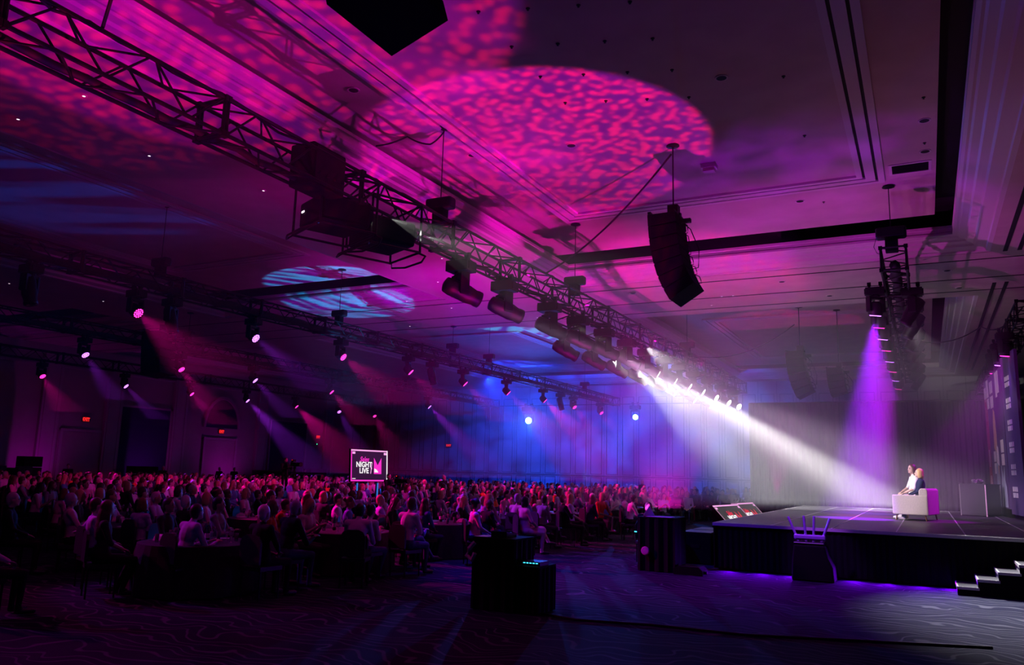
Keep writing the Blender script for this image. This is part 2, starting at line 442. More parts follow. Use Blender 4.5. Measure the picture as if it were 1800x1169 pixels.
# left wall: pilasters, cornice, recesses and doors
pil = MB()
pil.bb(-.0, .22, -.55, .55, .5, 7.6).bb(0, .28, -.65, .65, 0, .5).bb(0, .34, -.70, .70, 7.6, 7.9)
pil.bb(.22, .26, -.42, -.34, .9, 7.3).bb(.22, .26, .34, .42, .9, 7.3)
pilm = pil.mesh('pilaster')
for yy in (19.5, 23.5, 28.0, 32.0, 36.9, 44.4, 51.9):
    inst('pilaster', pilm, M_WALLP, wl, (XL, yy, 0))
MB().bb(XL, XL + .35, Y0, Y1, 7.9, 8.4).build('cornice', M_WALLP, wl)
MB().bb(XL, XL + .12, Y0, Y1, 7.2, 7.3).build('picture_rail', M_WALLP, wl)
MB().bb(XL, XL + .06, Y0, Y1, 0, .3).build('skirting', M_WALLP, wl)
M_DARKREC = mat('dark_blue_matt', (.03, .03, .09), .95)
for (a, b) in ((32.6, 36.2), (45.4, 49.3), (20.2, 22.9)):  # flat dark sheets; the first stands in for a dark opening
    p = MB().bb(XL, XL + .08, a, b, .3, 5.3).build('wall_dark_panel', M_DARKREC, wl)
    MB().bb(XL, XL + .12, a - .12, a, .3, 5.42).bb(XL, XL + .12, b, b + .12, .3, 5.42).bb(XL, XL + .12, a - .12, b + .12, 5.3, 5.42).build('panel_frame', M_WALLP, wl)
for n, yy in enumerate((30.3, 40.6, 50.7)):
    dr = struct('door_%d' % (n + 1), MB().bb(XL, XL + .10, yy - 1.5, yy + 1.5, 3.6, 3.75).bb(XL, XL + .14, yy - 1.5, yy - 1.34, 0, 3.75).bb(XL, XL + .14, yy + 1.34, yy + 1.5, 0, 3.75), M_WALLP)
    for s in (-1, 1):
        lf = MB().bb(XL, XL + .07, yy + min(0, s * 1.33), yy + max(0, s * 1.33), .02, 3.58).build('door_leaf', M_WALL, dr)
        MB().tube((XL + .12, yy + s * .12, .95), (XL + .12, yy + s * .12, 1.35), .02).build('door_handle', M_CHROME, lf)
    if n == 1:      # arched fanlight above the middle door
        pts = [(yy + 1.45 * math.cos(a), 4.45 + 2.0 * math.sin(a)) for a in [PI * k / 14 for k in range(15)]]
        MB().prism(pts, 0, XL, XL + .08).build('fanlight', M_DARKREC, dr)
        ar = MB()
        for k in range(14):
            a, b = PI * k / 14, PI * (k + 1) / 14
            ar._add([(XL + .16, yy + r * math.cos(t), 4.45 + r * 1.36 * math.sin(t)) for r, t in ((1.45, a), (1.45, b), (1.62, b), (1.62, a))] +
                    [(XL, yy + r * math.cos(t), 4.45 + r * 1.36 * math.sin(t)) for r, t in ((1.45, a), (1.45, b), (1.62, b), (1.62, a))],
                    [(0, 1, 2, 3), (0, 1, 5, 4), (1, 2, 6, 5), (2, 3, 7, 6), (3, 0, 4, 7)])
        ar.build('arch_moulding', M_WALLP, dr)

# haze in the hall air, and the thicker cloud that hangs over the stage
def haze(name, dims, density, label):
    m = bpy.data.materials.new(name); m.use_nodes = True
    nt = m.node_tree; nt.nodes.remove(nt.nodes['Principled BSDF'])
    vs = nt.nodes.new('ShaderNodeVolumeScatter')
    vs.inputs['Color'].default_value = (1, 1, 1, 1); vs.inputs['Density'].default_value = density; vs.inputs['Anisotropy'].default_value = 0.0
    nt.links.new(vs.outputs[0], nt.nodes['Material Output'].inputs['Volume'])
    m.cycles.homogeneous_volume = True
    o = MB().bb(*dims).build(name, m)
    return tag(o, label, 'haze', kind='stuff')
haze("haze", (XL + .4, -2.6, 3.0, Y1 - .3, 4.2, 8.30), 0.0045, "thin stage haze hanging in the upper air of the hall")
haze('stage_haze', (-9.8, 2.0, 22.0, 50.0, 1.1, 6.8), 0.034, 'thicker white haze hanging over the far half of the stage')
haze('blue_haze', (-37.0, -11.6, 36.0, 54.8, 1.6, 8.3), 0.017, 'bluish haze drifting before the far partition wall')

# ------------------------------------------------------------------ rigging: trusses, hoists, lanterns, loudspeakers
SEC = 3.05
def truss_meshes(w, r=.030, rb=.017, bays=5):
    h = w / 2
    one = MB(); fm = MB()
    for y in (.03,):
        for a, b in (((-h, -h), (h, -h)), ((h, -h), (h, h)), ((h, h), (-h, h)), ((-h, h), (-h, -h))):
            fm.tube((a[0], y, a[1]), (b[0], y, b[1]), r * .9)
        for a in ((-h, -h), (h, -h), (h, h), (-h, h)): fm.box((a[0], y, a[1]), (.09, .05, .09))
    ch = MB().tube((0, 0, 0), (0, SEC, 0), r, 8).mesh('chord')
    bl = SEC / bays
    br = MB().tube((0, .04, -h), (0, bl - .04, h), rb, 6).mesh('brace')
    one.v, one.f, one.mi = list(fm.v), list(fm.f), list(fm.mi)
    one._add([(p[0], p[1] + SEC - .06, p[2]) for p in fm.v], fm.f)
    for a in ((-h, -h), (h, -h), (h, h), (-h, h)): one.tube((a[0], 0, a[1]), (a[0], SEC, a[1]), r)
    for k in range(bays):
        y0, y1 = k * bl + .04, (k + 1) * bl - .04
        z0, z1 = (-h, h) if k % 2 == 0 else (h, -h)
        one.tube((-h, y0, z0), (-h, y1, z1), rb, 5).tube((h, y0, z0), (h, y1, z1), rb, 5)
        one.tube((z0, y0, -h), (z1, y1, -h), rb, 5).tube((z0, y0, h), (z1, y1, h), rb, 5)
    return fm.mesh('end_frame'), ch, br, one.mesh('truss_section'), bl

def truss(label, x, z, y0, n, w, detail, group):
    t = thing('lighting_truss', label, 'truss', (x, y0, z), group=group)
    fm, ch, br, one, bl = truss_meshes(w)
    h = w / 2
    for k in range(n):
        if k in detail:
            s = bpy.data.objects.new('truss_section', None); COL.objects.link(s); s.parent = t; s.location = (0, k * SEC, 0)
            for yy in (0, SEC - .06): inst('end_frame', fm, M_STEEL, s, (0, yy, 0))
            for a in ((-h, -h), (h, -h), (h, h), (-h, h)): inst('chord', ch, M_STEEL, s, (a[0], 0, a[1]))
            for j in range(5):
                f = j % 2
                for (px, pz, ry) in ((-h, 0, 0), (h, 0, 0), (0, -h, PI / 2), (0, h, PI / 2)):
                    o = inst('brace', br, M_STEEL, s, (px, j * bl, pz), (0, ry, 0))
                    if f: o.scale = (1, 1, -1)
        else:
            inst('truss_section', one, M_STEEL, t, (0, k * SEC, 0))
    return t
TX = [-8.7, -18.7, -28.0, -37.5]
TZ = 6.78
truss('black box truss running above the aisle in front of the stage, nearest the camera', TX[0], TZ, 7.38 - 3 * SEC, 15, .52, range(1, 9), 'lighting trusses')
truss('black box truss over the front tables, second from the stage', TX[1], TZ + .1, 3.0, 16, .48, (), 'lighting trusses')
truss('black box truss over the middle of the audience, third from the stage', TX[2], TZ + .1, 9.0, 14, .46, (), 'lighting trusses')
truss('black box truss closest to the wall with the exit doors', TX[3], TZ + .1, 15.0, 12, .46, (), 'lighting trusses')
truss('black box truss hung end-on above the middle of the stage', -.42, 7.25, 20.4, 8, .55, (0, 1), 'lighting trusses')
truss('black box truss at the picture edge above the printed scenery', 2.75, 6.75, 25.5, 7, .55, (), 'lighting trusses')

def loom(label, x, z, y0, y1, r, amp, seed):
    rr = random.Random(seed); pts = []; y = y0
    while y < y1: pts.append((x + rr.uniform(-amp, amp), y, z + rr.uniform(-amp * .6, amp))); y += .4
    tag(MB().path(pts, r, 7).build('cable_loom', M_CABLE, smooth=True), label, 'cable')
loom('black cable bundle lying in the nearest truss', TX[0] - .15, TZ - .20, .0, 43.0, .055, .03, 1)
loom('thin black cable draped along the top of the nearest truss', TX[0] + .2, TZ + .27, 4.5, 43.0, .022, .05, 2)
loom('black cable bundle filling the second truss from the stage', TX[1], TZ - .02, 4.0, 50.0, .12, .03, 3)
loom('black cable bundle filling the third truss from the stage', TX[2], TZ - .02, 10.0, 50.0, .10, .03, 4)
loom('black cable bundle in the truss above the stage', -.42, 7.1, 20.6, 44.0, .12, .04, 5)

def hoist(label, x, y, ztop, zceil, s=1.0):
    t = thing('chain_hoist', label, 'hoist', (x, y, ztop), group='chain hoists')
    MB().box((0, 0, .38 * s), (.62 * s, .26 * s, .25 * s)).build('motor', M_BLACK, t, bevel=.05 * s)
    MB().box((0, 0, .12 * s), (.26 * s, .24 * s, .34 * s)).build('chain_bag', M_MATT, t, bevel=.02)
    MB().tube((0, 0, .5 * s), (0, 0, zceil - ztop), .011, 5).build('chain', M_STEEL, t)
    MB().lathe([(.13, 0), (.15, -.03), (.05, -.06)], 12, (0, 0, zceil - ztop)).build('ceiling_rose', M_BLACK, t)
    MB().path([(-.3 * s, 0, .3 * s), (-.36 * s, 0, .1 * s), (-.3 * s, .02, -.05), (-.2 * s, 0, -.1)], .008, 5).build('control_cable', M_CABLE, t)
    return t
for i, y in enumerate((13.35, 20.57, 32.8)):
    hoist('black chain hoist on the nearest truss, %s along from the camera' % ORD[i], TX[0], y, 7.06, ZC, 1.0)
for i, y in enumerate((14.6, 22.3, 30.2, 33.6, 46.0)):
    hoist('black chain hoist on the second truss from the stage, %s along from the camera' % ORD[i], TX[1], y, 7.13, ZC if y < 24 or y > 33 else ZS, .95)
for i, y in enumerate((23.6, 40.0)):
    hoist('small dim chain hoist on the third truss from the stage, %s along' % ORD[i], TX[2], y, 7.1, ZS, .9)
hoist('black chain hoist at the near end of the truss above the stage', -.45, 20.7, 7.53, ZC, 1.1)

# --- moving lights
def bases():
    g = {}
    b = MB(); b.box((0, 0, -.10), (.40, .30, .17)).box((.21, 0, -.10), (.03, .22, .12)).box((-.21, 0, -.10), (.03, .22, .12)); g['base'] = b.mesh('base')
    c = MB(); c.box((0, 0, .03), (.05, .08, .10)).tube((-.04, 0, .08), (.04, 0, .08), .05, 10); g['clamp'] = c.mesh('clamp')
    y = MB()
    y.lathe([(.10, -.19), (.10, -.23)], 12)
    y.box((0, 0, -.25), (.40, .12, .06))
    for s in (-1, 1): y.prism([(s * .20, -.23), (s * .155, -.23), (s * .155, -.52), (s * .165, -.58), (s * .20, -.56)], 1, -.075, .075)
    g['yoke'] = y.mesh('yoke')
    h = MB(); h.lathe([(.05, -.30), (.125, -.27), (.145, -.16), (.145, .05), (.15, .12), (.125, .26), (.135, .30), (.135, .36), (.11, .36)], 18)
    g['head'] = h.mesh('lamp_head', True)
    l = MB(); l.lathe([(.11, .361), (.09, .372), (.002, .376)], 18); g['lens'] = l.mesh('lens')
    wh = MB(); wh.lathe([(.06, -.17), (.13, -.13), (.155, -.02), (.155, .13), (.14, .15)], 18); g['whead'] = wh.mesh('lamp_head', True)
    wl_ = MB(); wl_.lathe([(.138, .151), (.13, .153), (.002, .154)], 18); g['wplate'] = wl_.mesh('lens_plate')
    d = MB()
    for rr, n in ((0, 1), (.052, 6), (.105, 12)):
        for k in range(n):
            a = 2 * PI * k / n; d.lathe([(.021, .154), (.018, .165), (.004, .170)], 8, (rr * math.cos(a), rr * math.sin(a), 0))
    g['cells'] = d.mesh('lens_cell_ring')
    return g
G = bases()
M_HEAD = mat('fixture_grey_black', (.012, .012, .013), .5, 0, .35)
M_LENS_OFF = mat('dark_lens', (.01, .01, .02), .08, 0, .8)
L_WHITE = glow('white_lens', (1, .93, .8), 14.0)
L_MAG = glow('magenta_led', (1.0, .03, .42), 3.5)
L_VIO = glow('violet_led', (.55, .16, 1.0), 4.5)
L_BLUE = glow('blue_white_lens', (.16, .62, 1.0), 40.0)
L_RED = glow('exit_red', (1.0, .02, .02), 1.2)
L_CYAN = glow('cyan_indicator', (.05, .7, 1.0), 2.5)
L_TINY = glow('small_white_point', (1, .75, .95), 2.5)

def aim(o, d):
    o.rotation_euler = V(d).to_track_quat('Z', 'Y').to_euler()

def moving_head(label, loc, target, lens, scale=1.0, wash=False, group=None, light=None, yaw=0.0, drop=0.0):
    """loc: the point on the truss it hangs from (clamp); the pan/tilt head points at target. light = (colour, power, angle, blend)"""
    t = thing('wash_light' if wash else 'profile_moving_light', label, 'stage light', loc, group=group)
    t.scale = (scale,) * 3
    q = Euler((0, 0, yaw))
    for sx in (-.12, .12):
        inst('clamp', G['clamp'], M_STEEL, t, q.to_matrix() @ V((sx, 0, 0)), q)
    inst('base', G['base'], M_BLACK, t, None, q)
    pivot = V((0, 0, -.50))
    d = V(target) - (V(loc) + pivot * scale)
    yk = inst('yoke', G['yoke'], M_BLACK, t, None, (0, 0, math.atan2(d.y, d.x) - PI / 2))
    hd = inst('lamp_head', G['whead'] if wash else G['head'], M_HEAD, t, pivot)
    aim(hd, d)
    if wash:
        inst('lens_plate', G['wplate'], M_LENS_OFF, hd)
        inst('lens_cell_ring', G['cells'], lens, hd)
    else:
        inst('lens', G['lens'], lens, hd)
    if light:
        c, p, a, bl = light[:4]
        off = (.18 if wash else .38) * scale
        src = V(loc) + pivot * scale + d.normalized() * off
        spot('beam', src, target, c, p, a, bl, .10 * scale, gobo=light[4] if len(light) > 4 else None)
    return t

# profiles under the nearest truss, aimed at the stage
GA = 'profile lights under the truss in front of the stage'
zt = TZ - .26 - .12
hy = [14.1, 16.1, 18.65, 20.6, 22.7, 24.8, 26.9, 29.1, 31.2, 33.4, 36.0, 38.6, 41.2]
WH = (1.0, .97, .95)
for i, y in enumerate(hy):
    on = y > 23.5
    tgt = (1.0, y + 13.5, .6) if y < 23.5 else (-.9 - .08 * (i % 3), 30.0 + .35 * (y - 24) + 1.1 * (i % 2), .8)
    if not on:
        L = ((.95, .62, 1.0), 6000, 15, .5)
    else:
        L = (WH, 21000, 12, .6)
    names = {0: 'large profile light nearest the camera on the truss in front of the stage'}
    moving_head(names.get(i, '%s profile light from the camera along the truss in front of the stage' % ORD[i]), (TX[0] + .1, y, zt), tgt,
                L_WHITE if on or i in (3, 4) else M_LENS_OFF, 1.32, False, GA, L)
for i, y in enumerate((21.6, 23.9, 26.1, 28.4, 30.6)):
    moving_head('%s grey profile light of the back row behind the truss in front of the stage' % ORD[i], (TX[0] - .75, y, zt - .15), (.0, y + 9, -.5), L_WHITE if i > 1 else M_LENS_OFF, 1.25, False,
                'back row of profile lights', (WH, 2600, 14, .6) if i > 1 else None)

for i, (y, tx_, ty_) in enumerate(((25.9, -4.9, 27.4), (28.0, -4.4, 29.4), (30.2, -3.6, 31.4), (32.3, -2.8, 33.0), (35.5, -2.0, 34.5), (38.5, -1.5, 36.0))):
    spot('beam', (TX[0] - .75, y, 5.9), (tx_, ty_, .6), WH, 13000, 30, 1.0, .1)

op = thing('lighting_pipe', 'black outrigger pipe behind the nearest truss carrying the back row of lights', 'pipe', (TX[0] - .75, 20.5, zt - .15 + .10))
MB().tube((0, 0, 0), (0, 19.5, 0), .028, 8).build('tube', M_STEEL, op)
for k in range(8): MB().tube((0, .3 + 2.6 * k, 0), (.5, .3 + 2.6 * k, .14), .02, 6).build('outrigger_arm', M_STEEL, op)
for i, y in enumerate((32.3, 35.5, 38.5)):
    moving_head('%s grey profile light at the far end of the back row' % ORD[i], (TX[0] - .75, y, zt - .15), (-2.0, y + 1, .6), L_WHITE, 1.25, False, 'back row of profile lights')

# small LED wash lights on the audience trusses
def row(tx, zl, items, which, group):
    for i, (y, colr) in enumerate(items):
        lz = TZ + .1 - .23 - .1
        z = lz
        if colr == 'off':
            moving_head('unlit black light on the %s, %s along from the camera' % (which, ORD[i]), (tx, y, z), (tx + 1.5, y + .6, 0), M_LENS_OFF, 1.15, False, group)
            continue
        c, l = (((1.0, .0, .38), L_MAG) if colr == 'm' else ((.42, .02, 1.0), L_VIO))
        word = 'magenta-lit' if colr == 'm' else 'violet-lit'
        moving_head('%s wash light on the %s, %s along from the camera' % (word, which, ORD[i]), (tx, y, z), (tx + (8.2 if tx > -20 and y < 24 else 5.2), y + (.8 if y < 24 else (2.6 if y < 43 else -1.5)), 0.6), l, 1.1, True, group,
                    (c, ((6500 if tx > -20 and y < 24 else 5000) if colr == 'm' else 6500) * (.30 if y > 43 else (.13 if y < 9 else 1)), 36 if colr == 'm' else 24, .6))
row(TX[1], 6.4, [(4.2, 'v'), (6.2, 'm'), (8.2, 'v'), (11.06, 'off'), (13.94, 'm'), (15.1, 'off'), (18.2, 'v'), (22.5, 'm'), (26.8, 'm'), (28.6, 'off'), (31.2, 'm'), (35.5, 'm'), (39.9, 'm'), (42.3, 'off'), (44.2, 'm'), (48.7, 'm')],  # first three added out of view to rim-light the near guests
    'second truss from the stage', 'wash lights on the second truss')
row(TX[2], 6.4, [(18.9, 'v'), (23.3, 'm'), (27.5, 'v'), (33.0, 'm'), (38.0, 'off'), (42.5, 'v')], 'third truss from the stage', 'wash lights on the third truss')
row(TX[3], 6.55, [(23.3, 'm'), (27.8, 'v'), (32.1, 'm'), (36.4, 'v'), (40.8, 'm'), (45.3, 'v'), (49.5, 'm')], 'truss closest to the exit doors', 'wash lights on the fourth truss')
# violet washes on the truss above the stage
for i, y in enumerate((22.6, 24.5, 26.6, 29.0, 31.8, 34.8, 38.0, 41.5)):
    c, l = ((.30, 0, 1.0), L_VIO) if i % 2 == 0 else ((.75, 0, .9), L_MAG)
    moving_head('%s wash light from the near end of the truss above the stage' % ORD[i], (-.95, y, 7.05), (-1.9, y + 1.2, 0), l, 1.15, True, 'wash lights above the stage',
                (c, 20000 if i == 0 else 4500, 24, .7))
for i, y in enumerate((23.0, 25.2, 27.6, 30.2, 33.0, 36.2, 39.6)):
    moving_head('%s unlit profile light on the far side of the truss above the stage' % ORD[i], (-.08, y, 7.05), (-3.5, y + .4, 1), M_LENS_OFF, 1.2, False, 'unlit lights above the stage')
for i, y in enumerate((27.6, 29.8, 32.0)):
    moving_head('%s violet wash light on the truss above the printed scenery' % ORD[i], (2.3, y, 6.5), (1.6, y + .6, 0), L_VIO if i == 1 else L_MAG, 1.1, True, 'wash lights over the scenery', ((.4, 0, 1.0), 260, 40, .8))
# two dazzling blue lights facing the room at the far ends of the trusses
moving_head('dazzling blue-white light facing the camera before the blue wall, hung lower of the two trusses', (-26.0, 53.0, 6.75), (-5, 12, 1.0), L_BLUE, 2.0, False, 'dazzling blue lights', ((.02, .12, 1.0), 26000, 64, .9))
moving_head('dazzling blue-white light at the far end of the second truss', (-17.75, 53.0, 6.75), (-4, 14, 1.0), L_BLUE, 1.6, False, 'dazzling blue lights', ((.02, .12, 1.0), 14000, 60, .9))
hp = MB().tube((-30, 53.0, 6.83), (-12, 53.0, 6.83), .03, 8)
tag(hp.build('lighting_pipe', M_STEEL), 'black pipe across the far ends of the trusses carrying two blue lights', 'pipe')

# --- projectors slung in a cage under the nearest truss
def projector(label, x, y):
    t = thing('video_projector', label, 'projector', (x, y, 5.98), (0, 0, math.radians(-24)), 'stacked projectors')
    MB().box((0, 0, .36), (.95, .92, .46)).build('body', M_MATT, t, bevel=.05)
    MB().lathe([(.12, 0), (.12, .14), (.09, .16)], 16, (.18, .46, .42), Matrix.Rotation(-PI / 2, 3, 'X')).build('lens_barrel', M_BLACK, t)
    MB().lathe([(.002, .165), (.05, .166)], 12, (.18, .46, .42), Matrix.Rotation(-PI / 2, 3, 'X')).build('lens', L_WHITE, t)
    cg = MB()
    for sx in (-1, 1):
        for sy in (-1, 1): cg.tube((sx * .55, sy * .52, 0), (sx * .55, sy * .52, .95), .022, 6)
        for z in (0.02, .93): cg.tube((sx * .55, -.52, z), (sx * .55, .52, z), .022, 6).tube((-.55, sx * .52, z), (.55, sx * .52, z), .022, 6)
    cg.build('cage', M_STEEL, t)
    for sy in (-1, 1):
        MB().path([(-.5, sy * .52, .02), (-.62, sy * .6, -.05), (-.3, sy * .72, -.08), (.3, sy * .72, -.08), (.62, sy * .6, -.05), (.5, sy * .52, .02)], .02, 6).build('carry_handle', M_STEEL, t)
    MB().box((-.3, -.47, .4), (.10, .01, .03)).build('status_lamp', L_TINY, t)
    return t
projector('black caged projector under the nearest truss, closer of the two to the camera', -9.0, 10.45)
projector('black caged projector under the nearest truss, farther of the two from the camera', -8.95, 11.75)
for (y) in (11.2, 12.35):
    spot('projector_beam', (-8.33, y, 6.42), (-4.9, y + 9.0, 5.3), (1, 1, 1), 3000, 30, .1, .01, gobo=('rays', (1, .98, .95), (.02, .02, .02), 9, 0.0))
dist = thing('power_distribution_rack', 'black equipment rack packed inside the nearest truss beside the projectors', 'rack', (TX[0], 9.6, 6.45))
MB().box((0, 0, .35), (.5, .8, .72)).build('cabinet', M_MATT, dist, bevel=.03)
MB().box((.27, 0, .35), (.02, .7, .6)).build('front_panel', M_BLACK, dist)
for k in range(4): MB().tube((.29, -.27 + .18 * k, .2), (.33, -.27 + .18 * k, .2), .03, 8).build('socket', M_STEEL, dist)

# --- line arrays
def line_array(label, x, y, ztop, n, s=1.0, yaw=0.0, cable_to=ZC, bend=6.0, group='line arrays'):
    t = thing('line_array', label, 'loudspeaker', (x, y, ztop), (0, 0, yaw), group)
    bx = MB(); bx.prism([(-.34, 0), (.36, -.03), (.36, -.27), (-.34, -.30)], 1, -.5, .5); bm_ = bx.mesh('speaker_box')
    gr = MB().box((-.345, 0, -.15), (.012, .94, .26)).mesh('grille')
    p = V((0, 0, -.12)); ang = math.radians(3)
    MB().bb(-.36, .38, -.05, .05, -.10, -.03).bb(-.36, -.28, -.42, .42, -.1, -.04).bb(.25, .33, -.42, .42, -.1, -.04).build('fly_frame', M_STEEL, t)
    MB().bb(.06, .32, -.12, .12, -.02, .18).bb(.30, .62, -.06, .06, -.30, -.20).build('hoist_body', M_BLACK, t)
    rear = []
    for k in range(n):
        R = Matrix.Rotation(-ang, 3, 'Y')
        o = inst('speaker_box', bm_, M_MATT, t, p.copy(), (0, -ang, 0))
        inst('grille', gr, M_BLACK, o)
        rear.append(p + R @ V((.38, .1, -.15)))
        p = p + R @ V((0, 0, -.305))
        ang += math.radians(bend) * (0.35 + 1.1 * k / n)
    for k in range(len(rear) - 1):
        a, b = rear[k], rear[k + 1]; m_ = (a + b) / 2 + V((.12, .0, -.05))
        MB().path([a, (a + m_) / 2 + V((.05, 0, .02)), m_, (b + m_) / 2 + V((.05, 0, -.04)), b], .011, 5).build('link_cable', M_CABLE, t)
    MB().path([rear[0], rear[0] + V((.2, 0, -.2)), rear[len(rear) // 2] + V((.3, 0, .1)), rear[len(rear) // 2] + V((.28, 0, -.35)), rear[len(rear) // 2] + V((.02, 0, -.4))], .013, 5).build('feed_cable', M_CABLE, t)
    if cable_to:
        MB().tube((.18, 0, .15), (.18, 0, cable_to - ztop), .018, 6).build('chain', M_STEEL, t)
        MB().lathe([(.15, 0), (.17, -.03), (.05, -.06)], 12, (.18, 0, cable_to - ztop)).build('ceiling_rose', M_BLACK, t)
    t.scale = (s,) * 3
    return t
line_array('black curved line array hanging by the near corner of the stage', -4.72, 16.2, 7.60, 7, .86, cable_to=7.60 + (ZC - 7.60) / .86)
line_array('black line array cut off by the top of the picture', -4.6, 5.55, 8.45, 7, bend=3.0)
line_array('dim line array beyond the stage, taller of the far pair', -4.6, 34.6, 7.3, 6)
line_array('dim line array beyond the stage, smaller of the far pair', -3.2, 35.8, 6.7, 4, .9, cable_to=6.7 + (ZC - 6.7) / .9)
line_array('straight dim line array over the audience in front of the exit wall', -26.2, 20.7, 7.05, 5, 1.1, math.radians(20), 7.05 + (ZC - 7.05) / 1.1, 1.5)

# --- slack cables
def cable(label, pts, sag, r=.018, n=14):
    pts = [V(p) for p in pts]; out = []
    for i in range(len(pts) - 1):
        for k in range(n):
            u = k / n; p = pts[i].lerp(pts[i + 1], u); p.z -= sag * 4 * u * (1 - u); out.append(p)
    out.append(pts[-1])
    return tag(MB().path(out, r, 6).build('cable', M_CABLE, smooth=True), label, 'cable')
cable('black cable swagged from the near line array to the nearest truss', [(-4.6, 16.2, 8.95), (-8.5, 18.2, 7.1)], .28, .022)
cable('black cable rising from the nearest truss to the top picture edge', [(-8.45, 5.45, 7.08), (-6.9, 4.9, 8.9)], -.05, .022)
cable('short black cable looped over the pink moulding on the ceiling', [(-10.2, 13.0, 8.85), (-9.6, 13.3, 9.08), (-9.2, 13.6, 8.95), (-8.72, 13.4, 9.08)], .04, .018, 6)
cable('thin cable swagged to the dim far line array', [(-8.6, 33.8, 7.1), (-4.6, 34.6, 8.4)], .5, .02)
cable('thin cable swagged to the truss above the printed scenery', [(-.2, 35, 7.6), (2.3, 37.0, 8.32), (2.75, 27, 7.1)], .35, .022)

# --- ceiling fittings
def fitting(kind, x, y, z, label, r=.12):
    if kind == 'downlight':
        t = thing('ceiling_downlight', label, 'downlight', (x, y, z), group='ceiling downlights')
        MB().lathe([(r, 0), (r, -.015), (r * .8, -.012)], 16).build('ring', M_TRIM, t)
        MB().lathe([(r * .78, -.011), (r * .7, -.016), (.002, -.017)], 16).build('baffle', M_SLOT, t)
    elif kind == 'sprinkler':
        t = thing('sprinkler_head', label, 'sprinkler', (x, y, z), group='sprinkler heads')
        MB().lathe([(.035, 0), (.035, -.006), (.02, -.01)], 12).build('rose', M_CHROME if False else M_SLOT, t)
        MB().lathe([(.009, -.01), (.009, -.03), (.02, -.032), (.02, -.036)], 10).build('deflector', M_SLOT, t)
    elif kind == 'vent':
        t = thing('ceiling_vent', label, 'vent', (x, y, z), group='ceiling vents')
        MB().ringframe(-.38, .38, -.28, .28, [(0, 0), (0, -.02), (.06, -.02), (.06, 0)]).build('frame', M_TRIM, t)
        for k in range(8): MB().box((0, -.245 + .07 * k, -.012), (.74, .03, .008), Matrix.Rotation(.5, 3, 'X')).build('slat', M_SLOT, t)
        MB().bb(-.38, .38, -.28, .28, -.004, 0).build('backing', M_SLOT, t)
    elif kind == 'speaker':
        t = thing('ceiling_loudspeaker', label, 'loudspeaker', (x, y, z))
        MB().lathe([(.30, 0), (.30, -.012), (.27, -.015)], 24).build('ring', M_CEIL, t)
        MB().lathe([(.27, -.008), (.002, -.01)], 24).build('grille', M_CEIL, t)
    elif kind == 'box':
        t = thing('ceiling_box', label, 'fitting', (x, y, z))
        MB().box((0, 0, -.06), (.34, .26, .10)).build('housing', M_TRIM, t)
        MB().box((.0, -.02, -.15), (.26, .18, .08)).build('cover', M_CEIL, t)
zc, zs = ZC - .001, ZS - .001
FIT = [('downlight', .35, 12.1, zc, 'recessed downlight between the vent and the crown moulding'),
       ('downlight', -2.92, 13.6, zc, 'recessed downlight inside the trim frame with a pale rim'),
       ('downlight', .35, 17.0, zc, 'recessed downlight beyond the vent near the dark cove'),
       ('downlight', .36, 18.7, zc, 'recessed downlight by the far vent'),
       ('downlight', -2.55, 21.0, zc, 'recessed downlight between the trim frame and the dark cove'),
       ('downlight', -6.6, 15.3, zc, 'recessed downlight in the magenta pattern past the hoist chain'),
       ('downlight', -8.9, 14.9, zc, 'recessed downlight in the pink light beside the bright moulding'),
       ('downlight', -9.4, 11.2, zc, 'recessed downlight between trim frame and bright moulding near the top'),
       ('vent', .0, 10.6, zc, 'rectangular ceiling vent near the top picture edge'),
       ('vent', .05, 19.6, zc, 'rectangular ceiling vent before the dark cove corner'),
       ('speaker', -.62, 9.3, zc, 'round flush ceiling loudspeaker beside the double trim'),
       ('box', -4.1, 17.6, zc, 'small white box fitting on the ceiling behind the near line array')]
for k, x, y, z, lb in FIT: fitting(k, x, y, z, lb)
k = 0
SPR = [(.3, 8.9), (.33, 11.7), (.34, 15.9), (.35, 18.2), (-2.35, 9.9), (-1.9, 14.0), (-1.9, 16.8), (-2.0, 21.3)]
for i in range(4):
    for j in range(6): SPR.append((-5.9 + .75 * i, 7.6 + 1.15 * j + .25 * i))
for x, y in SPR:
    fitting('sprinkler', x, y, zc, 'small dark sprinkler head dotted over the coffered ceiling')
for i, (x, y) in enumerate(((3.1, 24.5), (-3.9, 26.7), (-2.7, 29.4), (.9, 27.0), (1.3, 29.6), (3.3, 30.0), (-9.0, 26.6))):
    fitting('downlight', x, y, zs, 'recessed downlight in the flat band between coffers, %s in the row' % ORD[i])
pts = [(-11.6, 5.6, zs), (-13.3, 5.0, zs), (-13.0, 8.2, zs), (-15.1, 8.3, zs), (-14.3, 10.6, zs), (-13.6, 13.2, zs), (-13.6, 17.4, zs), (-12.9, 20.0, zs), (-14.7, 22.6, zs), (-17.6, 24.9, zs), (-13.9, 25.4, zs),
       (-16.6, 26.6, zs), (-12.0, 25.5, zs), (-6.2, 28.2, zs), (-5.8, 28.2, zs), (-6.9, 29.6, zs), (-30.0, 17.0, zs), (-29.5, 20.5, zs), (-14.2, 29.6, zs), (-20.6, 29.5, zs)]
for x, y, z in pts:  # small glints on the ceiling, made as glowing discs
    t = thing('ceiling_glint', 'tiny white glint built as a glowing disc in the dark ceiling band over the audience', 'glint', (x, y, z), group='tiny ceiling glints')
    MB().lathe([(.06, 0), (.06, -.01), (.03, -.012)], 10).build('ring', M_TRIM, t)
    MB().lathe([(.028, -.012), (.002, -.016)], 8).build('lamp', L_TINY, t)

